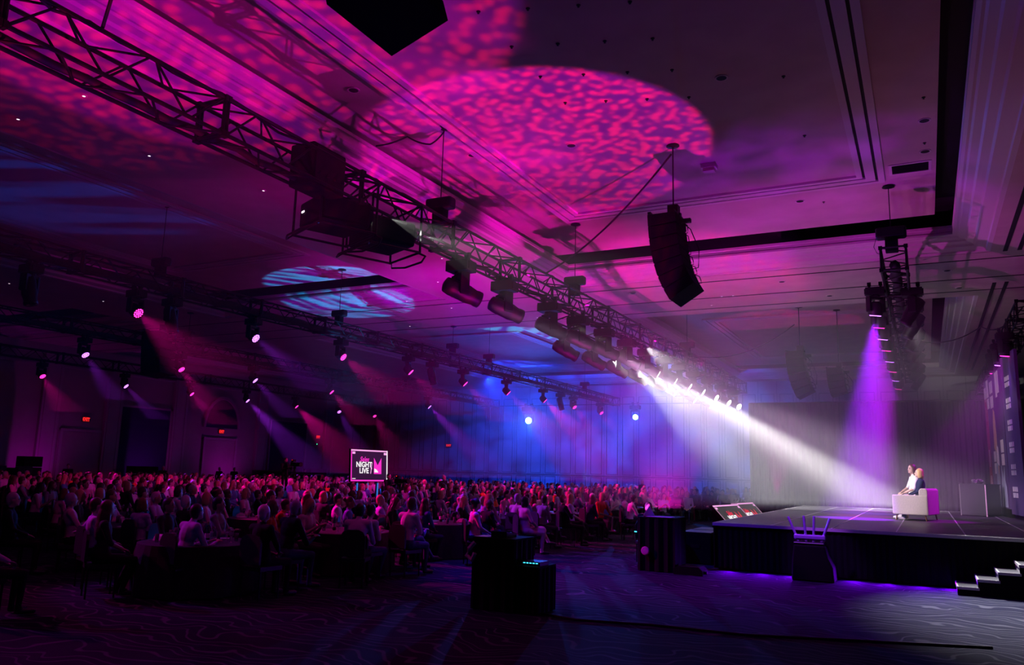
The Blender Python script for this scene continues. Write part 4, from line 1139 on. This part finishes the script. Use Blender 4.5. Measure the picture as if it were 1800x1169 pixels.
def chair(label, loc, yaw, parts, group):
    if not parts:
        o = inst('banquet_chair', CH['one'], M_CHAIR, None, loc, (0, 0, yaw)); return tag(o, label, 'chair', group)
    t = thing('banquet_chair', label, 'chair', loc, (0, 0, yaw), group)
    inst('seat', CH['seat'], M_CHAIR, t); inst('backrest', CH['backrest'], M_CHAIR, t)
    for sx in (-.19, .19):
        for sy in (-.19, .19): inst('leg', CH['leg'], M_STEEL, t, (sx, sy, 0))
    for sy in (-.19, .19): inst('back_post', CH['back_post'], M_STEEL, t, (0, sy, 0))
    return t

# tableware meshes
def glass_mat():
    m = bpy.data.materials.new('clear_glass'); m.use_nodes = True
    b = m.node_tree.nodes['Principled BSDF']
    b.inputs['Base Color'].default_value = (1, 1, 1, 1); b.inputs['Roughness'].default_value = .03
    b.inputs['Transmission Weight'].default_value = .85; b.inputs['IOR'].default_value = 1.45
    return m
M_GLASS = glass_mat()
M_LINEN = mat('white_linen', (.78, .76, .78), .85); M_CHINA = mat('white_china', (.8, .79, .8), .25); M_BOT = mat('dark_bottle', (.02, .05, .03), .12, 0, .7); M_FOIL = mat('bottle_foil', (.5, .35, .12), .3, .8); M_CUP = mat('paper_cup', (.7, .68, .7), .7)
TW = {}
TW['wine_glass'] = MB().lathe([(.034, 0), (.030, .004), (.005, .01), (.005, .085), (.025, .10), (.038, .135), (.034, .19), (.032, .19), (.035, .135), (.02, .105)], 12).mesh('wine_glass', True)
TW['tumbler'] = MB().lathe([(.028, 0), (.034, .13), (.032, .13), (.026, .008)], 12).mesh('tumbler', True)
TW['coffee_cup'] = MB().lathe([(.030, 0), (.042, .10), (.044, .105), (.038, .10), (.02, .09)], 12).mesh('coffee_cup', True)
TW['plate'] = MB().lathe([(.06, 0), (.11, .012), (.125, .018), (.10, .014), (.002, .006)], 20).mesh('plate', True)
TW['napkin'] = MB().prism([(-.10, 0), (.10, 0), (.085, .05), (.02, .09), (-.06, .06)], 1, -.06, .06).mesh('folded_napkin')
TW['bottle'] = MB().lathe([(.036, 0), (.038, .01), (.038, .17), (.03, .20), (.014, .235), (.013, .29), (.015, .295), (.015, .31)], 14).mesh('bottle', True)
TW['label'] = MB().lathe([(.0385, .06), (.0385, .13)], 14).mesh('bottle_label'); TW['cap'] = MB().lathe([(.0155, .26), (.0165, .31), (.015, .313)], 12).mesh('bottle_cap')
TW['menu'] = MB().box((0, 0, .002), (.15, .21, .003)).mesh('menu_card')

STAGE_C = V((-1.5, 25.5, 0))
tables = []
for c in range(9):
    tx = -10.4 - 3.45 * c
    y = 9.35 + (1.7 if c % 2 else 0)
    while y - 3.5 > -tx / 1.72: y -= 3.5
    k = 0
    while y < 48:
        if tx > -1.70 * y - 1.0 and V((tx + 22.6, y - 29.6)).length > 2.6 and V((tx + 27.8, y - 30.2)).length > 2.4:
            tables.append((tx + rng.uniform(-.15, .15), y + rng.uniform(-.15, .15), c, k)); k += 1
        y += 3.5
TN = {}
seats = []
for (tx, ty, c, k) in tables:
    where = '%s table of the %s row from the stage' % (ORD[k], ORD[c])
    t = thing('banquet_table', 'round table under a black cloth, ' + where.replace(' table', ''), 'table', (tx, ty, 0), (0, 0, rng.uniform(0, 6)), 'round banquet tables')
    inst('tablecloth', CLOTHM, M_CLOTHB, t)
    if tx * tx + ty * ty < 23 ** 2:
        inst('table_top', TOPM, M_PLY, t); inst('pedestal', PEDM, M_BLACK, t)
    sd = (STAGE_C - V((tx, ty, 0))); sa = math.atan2(sd.y, sd.x)
    a0 = rng.uniform(0, 6)
    for q in range(9):
        if rng.random() < .08: continue
        a = a0 + 2 * PI * q / 9
        r = 1.26 + rng.uniform(-.06, .14)
        x, y = tx + r * math.cos(a), ty + r * math.sin(a)
        ta = a + PI
        df = (ta - sa + PI) % (2 * PI) - PI
        yaw = sa + max(-1.0, min(1.0, df)) * rng.uniform(.25, .8)
        seats.append([x, y, yaw, where, tx, ty])

# guests that can be told apart in the photograph
HERO = [  # x, y, pose, yaw offset, skin, top, bottom, hair, label
 (-10.35, 11.75, 5, -.9, 0, 'pink', 'charcoal', ('blond', 'long'), 'guest with long fair hair in a pale pink top looking at a phone'),
 (-8.75, 11.25, 2, .9, 0, 'white', 'black', ('black', 'short'), 'guest in white shirt seen from behind in the nearest black chair'),
 (-11.9, 14.6, 0, -.1, 1, 'white', 'charcoal', ('black', 'short'), 'dark-haired guest in a white shirt turned towards the stage, below the large monitor'),
 (-8.75, 15.35, 7, -.2, 0, 'pink', 'black', ('black', 'bun'), 'guest in a pink dress with dark tied-back hair at the aisle edge'),
 (-8.85, 18.0, 4, .0, 0, 'pink', 'pink', ('black', 'bob'), 'guest in a bright pink blouse with dark bob at the aisle edge'),
 (-12.1, 22.4, 7, -.1, 0, 'orange', 'black', ('brown', 'long'), 'guest with long brown hair in an orange-red top'),
 (-8.35, 24.3, 2, .4, 1, 'white', 'black', ('black', 'short'), 'guest in white sleeves at the aisle desk beside the stage'),
 (-10.05, 8.75, 2, .3, 1, 'lavender', 'black', ('black', 'short'), 'guest in a lavender shirt bent over the near table'),
 (-10.75, 6.25, 0, .2, 0, 'pink', 'black', ('brown', 'short'), 'guest in a pink shirt seated nearest the left picture edge'),
 (-14.3, 8.7, 0, .0, 0, 'black', 'black', ('grey', 'short'), 'grey-haired guest in black at the left picture edge'),
 (-13.9, 9.6, 1, .1, 0, 'pink', 'black', ('grey', 'short'), 'grey-haired guest in a pale shirt leaning back near the left edge'),
 (-12.0, 8.7, 6, .2, 0, 'lavender', 'navy', ('brown', 'short'), 'guest in lavender with one arm over the chair back'),
 (-12.8, 17.6, 7, .1, 0, 'white', 'black', ('auburn', 'long'), 'auburn long-haired guest in white behind the aisle tables'),
 (-13.2, 12.0, 4, -.2, 0, 'white', 'black', ('blond', 'bob'), 'blond bobbed guest in white behind the phone user'),
 (-9.0, 20.9, 1, .1, 0, 'black', 'black', ('brown', 'short'), 'guest in a black suit leaning back at the aisle'),
 (-9.3, 21.9, 7, .0, 0, 'lavender', 'black', ('blond', 'long'), 'blond long-haired guest in lavender at the aisle'),
 (-10.9, 27.9, 0, .0, 1, 'red', 'black', ('black', 'bob'), 'guest in red with dark bob far along the aisle'),
]
heroes = []
seats = [s for s in seats if all((s[0] - h[0]) ** 2 + (s[1] - h[1]) ** 2 > .55 for h in HERO)]
for (x, y, pose, dy, sk, tp, bt, hr, lb) in HERO:
    sa = math.atan2(25.5 - y, -1.5 - x)
    person(lb, pose, (x, y, 0), sa + dy, sk, tp, bt, hr, group='guests at the tables')
    chair('black banquet chair under the ' + ' '.join(lb.replace('guest', 'guest').split()[:9]), (x, y, 0), sa + dy, True, 'banquet chairs')
def lateral(s): return math.hypot(s[0], s[1])
seats.sort(key=lateral)
NIND = 300 - len(HERO)
TOPS = ['black'] * 5 + ['charcoal'] * 4 + ['navy'] * 4 + ['white'] * 5 + ['pink'] * 2 + ['lavender'] * 2 + ['grey'] * 3 + ['blue'] * 2 + ['red', 'orange', 'teal', 'cream', 'cream']
HSTY = [('black', 'short')] * 4 + [('brown', 'short')] * 4 + [('grey', 'short')] * 3 + [('black', 'long')] * 2 + [('brown', 'long')] * 3 + [('blond', 'long')] * 2 + [('blond', 'bob')] * 2 + [('auburn', 'bob'), ('brown', 'bun'), ('white', 'short'), ('white', 'short'), ('auburn', 'long'), ('blond', 'short')]
used = set()
for i, (x, y, yaw, where, tx, ty) in enumerate(seats[:NIND]):
    for _ in range(40):
        tp, hr = rng.choice(TOPS), rng.choice(HSTY)
        if (where, tp, hr) not in used: break
    used.add((where, tp, hr))
    pose = rng.choice((4, 7, 7, 3, 4, 0, 5) if hr[1] != 'short' else (0, 0, 1, 2, 6, 1, 3))
    look = 'guest in %s with %s %s hair' % (tp, hr[1].replace('long', 'long').replace('bun', 'knotted').replace('bob', 'bobbed'), hr[0])
    person(look + ', ' + where, pose, (x, y, 0), yaw, rng.choice((0, 0, 0, 1, 1, 2)), tp, rng.choice(('black', 'charcoal', 'navy', 'denim')), hr, group='guests at the tables', scale=rng.uniform(.95, 1.05), face=i < 90)
    chair('black chair, ' + look + ', ' + where.replace(' from the stage', '').replace(' the ', ' '), (x, y, 0), yaw, i < 70, 'banquet chairs')

# the rest of the audience, too far to pick apart
far = seats[NIND:]
def np_mesh(me):
    v = np.empty(len(me.vertices) * 3); me.vertices.foreach_get('co', v)
    me.calc_loop_triangles(); t = np.empty(len(me.loop_triangles) * 3, int); me.loop_triangles.foreach_get('vertices', t)
    mi = np.empty(len(me.polygons), int); me.polygons.foreach_get('material_index', mi)
    pi = np.empty(len(me.loop_triangles), int); me.loop_triangles.foreach_get('polygon_index', pi)
    return v.reshape(-1, 3), t.reshape(-1, 3), mi[pi]
lowJ = [(seated(-.06, 0, 'lap', 'down', 1.0, 0), 1.0, 'short'), (seated(.15, .1, 'table', 'down', 1.0, .1), 1.0, 'short'), (seated(-.05, 0, 'lap', 'cross', .9, .2), .9, 'long')]
low = []
for J, w, hs in lowJ:
    b = body_mesh('far_body', J, w, 'long', False, .034, False)
    hm = hair_mesh('far_hair', J, hs)
    o = bpy.data.objects.new('tmp_form', hm); COL.objects.link(o); dmod = o.modifiers.new('d', 'DECIMATE'); dmod.ratio = .12
    hm2 = bpy.data.meshes.new_from_object(o.evaluated_get(bpy.context.evaluated_depsgraph_get())); bpy.data.objects.remove(o)
    low.append((np_mesh(b), np_mesh(hm2)))
chm = np_mesh(CH['one'])
slots = [SKIN[0], CLOTH['black'], CLOTH['navy'], CLOTH['white'], CLOTH['pink'], CLOTH['grey'], CLOTH['lavender'], HAIR['black'], HAIR['brown'], HAIR['grey'], HAIR['blond'], M_CHAIR]
VV, TT, MM = [], [], []; off = 0
for (x, y, yaw, where, tx, ty) in far:
    (bv, bt, bm), (hv, ht, hm_) = low[rng.randrange(3)]
    ca, sa = math.cos(yaw), math.sin(yaw); R = np.array([[ca, -sa, 0], [sa, ca, 0], [0, 0, 1]]); sc = rng.uniform(.95, 1.05)
    tpi = rng.choice((1, 1, 1, 2, 2, 3, 3, 4, 5, 5, 6))
    for (v, t, m) in ((bv, bt, np.where(bm == 0, 0, np.where(bm == 1, tpi, 1))), (hv, ht, np.full(len(ht), rng.choice((7, 7, 8, 8, 9, 10)))), (chm[0], chm[1], np.full(len(chm[1]), 11))):
        VV.append(v @ R.T * sc + np.array([x, y, 0])); TT.append(t + off); MM.append(m); off += len(v)
if VV:
    me = bpy.data.meshes.new('far_audience'); V_, T_, M_ = np.concatenate(VV), np.concatenate(TT), np.concatenate(MM)
    me.vertices.add(len(V_)); me.vertices.foreach_set('co', V_.ravel())
    me.loops.add(T_.size); me.loops.foreach_set('vertex_index', T_.ravel())
    me.polygons.add(len(T_)); me.polygons.foreach_set('loop_start', np.arange(0, T_.size, 3)); me.polygons.foreach_set('material_index', M_)
    for m in slots: me.materials.append(m)
    me.update(); me.validate()
    me.polygons.foreach_set('use_smooth', [True] * len(me.polygons))
    fa = bpy.data.objects.new('far_audience', me); COL.objects.link(fa)
    tag(fa, 'distant mass of seated guests at the back tables of the hall', 'audience', kind='stuff')
print('TABLES', len(tables), 'SEATS', len(seats), 'FAR', len(far))

# tableware on the tables close enough to show it
near_t = sorted(tables, key=lambda t: math.hypot(t[0], t[1]))[:17]
for (tx, ty, c, k) in near_t:
    where = '%s table of the %s row from the stage' % (ORD[k], ORD[c])
    def put(kind, m, r, a, label, yaw=0.0):
        o = inst(kind if kind != 'napkin' else 'folded_napkin', TW[kind], m, None, (tx + r * math.cos(a), ty + r * math.sin(a), .766), (0, 0, yaw))
        return tag(o, label + ' on the ' + where, kind.replace('_', ' '), 'tableware on the ' + where)
    for q in range(7): put('wine_glass', M_GLASS, rng.uniform(.35, .62), 2 * PI * q / 7 + rng.uniform(-.3, .3), 'stemmed wine glass')
    for q in range(5): put('tumbler', M_GLASS, rng.uniform(.40, .66), 2 * PI * q / 5 + rng.uniform(-.3, .3) + .5, 'straight-sided tumbler')
    put('coffee_cup', M_CUP, .55, rng.uniform(0, 6), 'pale paper cup'); put('plate', M_CHINA, .62, rng.uniform(0, 6), 'white side plate')
    put('menu', M_LINEN, .60, rng.uniform(0, 6), 'white menu card', rng.uniform(0, 3))
    put('napkin', M_LINEN, .64, rng.uniform(0, 6), 'crumpled white napkin', rng.uniform(0, 3))
    for q in range(2):
        b_ = put('bottle', M_BOT, .15 + .06 * q, rng.uniform(0, 6) + 3 * q, ('gold-capped dark wine bottle', 'pale-capped dark wine bottle')[q])
        inst('bottle_label', TW['label'], M_LINEN, b_); inst('bottle_cap', TW['cap'], M_FOIL if q == 0 else M_LINEN, b_)

# ------------------------------------------------------------------ equipment around the stage and in the room
def draped(label, x0, x1, y0, y1, h, name='draped_desk', cat='desk'):
    t = thing(name, label, cat, ((x0 + x1) / 2, (y0 + y1) / 2, 0))
    w, d = (x1 - x0) / 2, (y1 - y0) / 2
    MB().bb(-w, w, -d, d, h - .03, h).build('desk_top', M_MATT, t)
    for a in ((-w, -d, w, -d), (w, -d, w, d), (w, d, -w, d), (-w, d, -w, -d)):
        pleats(a[0], a[2], a[1], a[3], .01, h - .02, max(4, int(6 * abs(a[2] - a[0] + a[3] - a[1]))), .012).build('drape_side', M_MATT, t)
    return t
dk1 = draped('tall black draped operator desk standing alone on the carpet', -6.05, -5.35, 10.55, 11.2, 1.03)
dk2 = draped('low black draped case against the lone operator desk', -5.33, -4.98, 10.6, 11.2, .66, 'draped_case', 'case')
o = MB().box((-5.93, 10.72, 1.034), (.22, .30, .006)).build('paper_sheet', M_LINEN); tag(o, 'pale paper sheet on the lone operator desk', 'paper')
cn = thing('lighting_console', 'small dark control box with cyan lamps on the lone operator desk', 'console', (-5.66, 10.8, 1.03))
MB().prism([(-.16, 0), (.16, 0), (.16, .04), (-.16, .09)], 0, -.13, .13).build('housing', M_BLACK, cn)
for k in range(4): MB().box((-.09 + .05 * k, -.10, .055), (.03, .02, .03)).build('indicator', L_CYAN, cn)
for k in range(3): MB().box((-.08 + .08 * k, .06, .06), (.02, .06, .02)).build('fader', M_STEEL, cn)
cn2 = thing('network_switch', 'slim dark unit with cyan edge lamps on the low draped case', 'unit', (-5.16, 10.85, .66))
MB().box((0, 0, .03), (.30, .30, .06)).build('housing', M_BLACK, cn2)
for k in range(5): MB().box((-.10 + .05 * k, -.152, .04), (.03, .006, .012)).build('indicator', L_CYAN, cn2)
tag(MB().path([(-5.0, 10.75, .012), (-4.4, 10.6, .012), (-3.4, 10.85, .012), (-2.2, 10.9, .012), (-.8, 11.4, .012), (.6, 11.9, .012)], .022, 6).build('floor_cable', M_CABLE, smooth=True), 'black cable run across the carpet from the lone operator desk', 'cable')
o = MB().path([(-.30, -.345, .95), (-.38, -.36, .86), (-.42, -.37, .76), (-.32, -.38, .70), (-.28, -.37, .80)], .035, 6).build('hanging_cloth', M_LINEN, dk1)

# black-covered crew position by the stage corner
cr = draped('black draped crew desk by the near stage corner with papers on it', -5.55, -4.75, 16.75, 17.6, 1.12)
o = MB().box((-5.12, 16.95, 1.124), (.55, .30, .006)).build('paper_sheet', M_LINEN); tag(o, 'white papers on the crew desk by the stage corner', 'paper')
o = MB().prism([(-.14, 0), (.14, 0), (0, .22)], 1, -.004, .004).build('folded_card', M_LINEN, None, False, (-5.38, 17.0, 1.12), (0, 0, .6)); tag(o, 'small folded white card standing on the crew desk', 'card')
person('crew person in black seated behind the draped desk by the stage corner', 2, (-5.85, 18.3, 0), -1.0, 1, 'black', 'black', ('black', 'short'))
chair('black chair of the crew person behind the draped desk by the stage', (-5.85, 18.3, 0), -1.0, True, 'banquet chairs')
bd = thing('round_badge', 'round pink badge on the side of the crew desk drape', 'badge', (-5.38, 16.72, .42), (PI / 2, 0, 0))
MB().lathe([(.09, 0), (.09, .012), (.07, .018)], 18).build('disc', mat('badge_pink', (.7, .3, .5), .5), bd)
MB().lathe([(.05, .018), (.002, .02)], 18).build('badge_centre', mat('badge_pale', (.75, .5, .62), .5), bd)
o = MB().box((0, 0, .0), (.05, .01, .02)).build('indicator_lamp', L_CYAN, None, False, (-5.60, 16.74, .80)); tag(o, 'tiny cyan lamp on the crew desk drape', 'lamp')
wdg = thing('floor_box', 'low flat black cable box on the carpet by the stage corner', 'box', (-4.45, 16.85, 0))
MB().prism([(-.30, 0), (.30, 0), (.30, .10), (.22, .17), (-.22, .17), (-.30, .12)], 1, -.22, .22).build('housing', M_MATT, wdg)
MB().tube((.30, -.08, .06), (.36, -.08, .06), .03, 8).build('socket', M_STEEL, wdg)
for k, (y, lb) in enumerate(((19.3, 'black subwoofer under the stage edge beside the floor monitors'), (20.4, 'second black subwoofer along the stage edge'))):
    sb = thing('subwoofer', lb, 'loudspeaker', (-4.85, y, 0))
    MB().box((0, 0, .36), (.72, .95, .70)).build('cabinet', M_MATT, sb, bevel=.02)
    MB().box((-.365, 0, .36), (.012, .86, .62)).build('grille', M_BLACK, sb)
    MB().box((0, -.48, .40), (.2, .012, .08)).build('handle', M_STEEL, sb)
    MB().box((0, 0, .715), (.70, .93, .01)).build('top_edge', M_HEAD, sb)

# four-barrel confetti launcher on a black case
cf = thing('draped_case', 'black covered road case in front of the stage skirt under the violet-lit tubes', 'case', (-2.16, 17.55, 0))
MB().prism([(-.36, 0), (.44, 0), (.42, .28), (.34, .46), (.28, .70), (-.30, .70), (-.34, .4)], 1, -.28, .28).build('cover', M_MATT, cf, bevel=.03)
MB().bb(-.30, .26, -.24, .24, .70, .76).build('lid', M_BLACK, cf)
MB().bb(-.30, .26, -.26, -.24, .735, .75).build('lid_edge', M_EDGE, cf)
cl = thing('confetti_launcher', 'launcher with four fanned violet-lit tubes on the covered case', 'launcher', (-2.18, 17.52, .76))
M_PTUBE = mat('violet_lit_tube', (.42, .22, .75), .35, .2)  # violet stage light on the tubes put into their base colour
MB().bb(-.30, .30, -.07, .07, .04, .13).build('manifold', M_PTUBE, cl, bevel=.02)
for k, (x, tl) in enumerate(((-.22, -.38), (-.07, -.07), (.07, .05), (.22, .36))):
    q = Matrix.Rotation(tl, 3, 'Y')
    tb = MB().lathe([(.024, .08), (.024, .50), (.020, .505), (.018, .49)], 12, (x, 0, 0), q).build('tube', M_PTUBE, cl)
    MB().lathe([(.03, .05), (.03, .14), (.024, .15)], 12, (x, 0, 0), q).build('collar', M_PTUBE, cl)
    MB().bb(x - .02, x + .02, -.05, .05, .0, .05).build('foot', M_PTUBE, cl)

# camera platform, operators and standing people
rs = thing('camera_riser', 'low black riser platform in the audience left of the large monitor', 'platform', (-27.8, 30.2, 0))
MB().bb(-1.2, 1.2, -1.2, 1.2, .52, .6).build('deck', M_MATT, rs)
pleats(-1.2, 1.2, -1.18, -1.18, .0, .52, 14, .02).build('skirt', M_MATT, rs); pleats(1.18, 1.18, -1.2, 1.2, .0, .52, 14, .02).build('skirt', M_MATT, rs)
MB().tube((1.15, -1.15, .6), (1.15, -1.15, 1.6), .02).tube((1.15, 1.15, .6), (1.15, 1.15, 1.6), .02).tube((1.15, -1.15, 1.6), (1.15, 1.15, 1.6), .02).build('guard_rail', M_STEEL, rs)
def vcam(label, loc, yaw):
    t = thing('video_camera', label, 'camera', loc, (0, 0, yaw))
    for k in range(3):
        a = 2 * PI * k / 3; MB().tube((0, 0, 1.25), (.5 * math.cos(a), .5 * math.sin(a), 0), .022, 6).build('tripod_leg', M_STEEL, t)
    MB().lathe([(.07, 1.22), (.07, 1.34)], 12).build('fluid_head', M_BLACK, t)
    MB().box((-.05, 0, 1.45), (.42, .15, .20)).build('camera_body', M_BLACK, t)
    MB().lathe([(.08, 0), (.09, .18), (.11, .34), (.10, .35)], 14, (.14, 0, 1.45), Matrix.Rotation(PI / 2, 3, 'Y')).build('lens', M_BLACK, t)
    MB().box((-.12, .0, 1.62), (.18, .14, .12)).build('viewfinder', M_BLACK, t)
    MB().tube((-.1, -.08, 1.32), (-.6, -.16, 1.15), .014, 6).build('pan_bar', M_STEEL, t)
    MB().box((-.14, -.08, 1.66), (.03, .02, .03)).build('tally_lamp', L_RED, t)
vcam('video camera on a tripod on the black riser', (-27.3, 30.0, .6), -.2)
vcam('video camera on a tripod just before the large monitor', (-20.3, 28.9, 0), -.1)
person('camera operator in black standing on the riser left of the large monitor', 9, (-28.0, 30.1, .6), -.2, 0, 'black', 'black', ('brown', 'short'))
person('camera operator in black behind the tripod by the large monitor', 9, (-20.95, 28.95, 0), -.1, 1, 'black', 'black', ('black', 'short'))
for (x, y, p, lb) in ((-19.4, 31.0, 8, 'person in black standing beyond the large monitor among the tables'), (-13.2, 40.5, 8, 'dark figure standing before the blue wall'), (-41.5, 38.5, 8, 'dark figure standing by the arched door'), (-41.3, 39.6, 8, 'second dark figure by the arched door'),
                      (-40.8, 33.5, 9, 'dark figure working at the cases by the dark-panelled wall'), (-41.0, 27.6, 8, 'dark figure standing by the door nearest the camera'), (-41.6, 46.8, 8, 'dark figure standing before the far dark wall panel')):
    person(lb, p, (x, y, 0), rng.uniform(-.6, .4), 0, 'black', 'black', rng.choice(HSTY[:12]), face=False)
def roadcase(label, x, y, w, d, h):
    t = thing('road_case', label, 'case', (x, y, 0))
    MB().box((0, 0, .12 + (h - .12) / 2), (d, w, h - .12)).build('body', M_MATT, t, bevel=.015)
    MB().box((0, 0, .12 + (h - .12) * .72), (d + .015, w + .015, .03)).build('lid_band', M_EDGE, t)
    for sx in (-1, 1):
        for sy in (-1, 1): MB().lathe([(.05, 0), (.05, .04)], 10, (sx * d * .38, sy * w * .38, .05), Matrix.Rotation(PI / 2, 3, 'X')).build('caster', M_BLACK, t)
    MB().box((d / 2 + .01, 0, h * .5), (.012, .12, .06)).build('latch', M_EDGE, t)
for (x, y, w, d, h, lb) in ((-42, 21.8, 1.6, .8, 1.9, 'tall black road case at the wall by the left picture edge'), (-42, 24.2, 2.2, .8, 1.5, 'long black road case at the wall near the left edge'), (-42.2, 26.2, 1.0, .7, 2.1, 'narrow tall black road case left of the near exit door'),
                            (-42, 33.0, 1.6, .8, 1.7, 'black road case before the dark wall panel'), (-42, 43.6, 2.6, .8, 1.6, 'wide black road case right of the arched door'), (-41.8, 48.2, 1.8, .8, 1.8, 'black road case before the far dark wall panel')):
    roadcase(lb, x, y, w, d, h)
foh = draped('long black draped control desk at the wall side of the hall', -40.6, -39.8, 21.5, 25.5, 1.1)
for k, y in enumerate((22.2, 23.5, 24.8)):
    mo = thing('control_monitor', 'dark monitor on the control desk, %s from the left edge' % ORD[k], 'monitor', (-40.2, y, 1.1), (0, 0, .1))
    MB().box((0, 0, .30), (.04, .75, .42)).build('screen_back', M_BLACK, mo); MB().box((0, 0, .05), (.06, .08, .1)).build('neck', M_BLACK, mo); MB().box((0, 0, .01), (.2, .3, .02)).build('foot', M_BLACK, mo)
    MB().box((-.025, 0, .30), (.006, .70, .37)).build('screen', glow('dim_blue_screen', (.02, .05, .3), .5), mo)

# exit signs
EXM = None
for n, (y, z, lb) in enumerate(((30.3, 4.35, 'red EXIT sign over the door nearest the camera'), (40.6, 4.2, 'red EXIT sign over the arched door'), (50.7, 4.33, 'red EXIT sign over the farthest door'))):
    t = thing('exit_sign', lb, 'sign', (XL + .12, y, z), face_rot((1, 0, 0)), 'exit signs')
    MB().bb(-.24, .24, -.15, .15, -.06, .0).build('housing', M_BLACK, t)
    if EXM is None: EXM = text_mesh('EXIT', .22, 0, .010)
    inst('lettering', EXM, L_RED, t, (0, 0, .004))
    MB().bb(-.20, .20, -.115, -.10, 0, .004).bb(-.20, .20, .10, .115, 0, .004).build('border', L_RED, t)
t = thing('exit_sign', 'small red lit sign above the large monitor on the far wall', 'sign', (-34.0, Y1 - .1, 3.9), face_rot((0, -1, 0)), 'exit signs')
MB().bb(-.24, .24, -.15, .15, -.06, .0).build('housing', M_BLACK, t); inst('lettering', EXM, L_RED, t, (0, 0, .004))
t = thing('status_light', 'small green indicator light below the farthest exit sign', 'lamp', (XL + .1, 50.6, 3.75), face_rot((1, 0, 0)))
MB().box((0, 0, 0), (.22, .12, .06)).build('housing', M_BLACK, t); MB().lathe([(.05, .03), (.04, .05), (.002, .055)], 10).build('lamp', glow('green_point', (.03, .8, .35), 2.0), t)
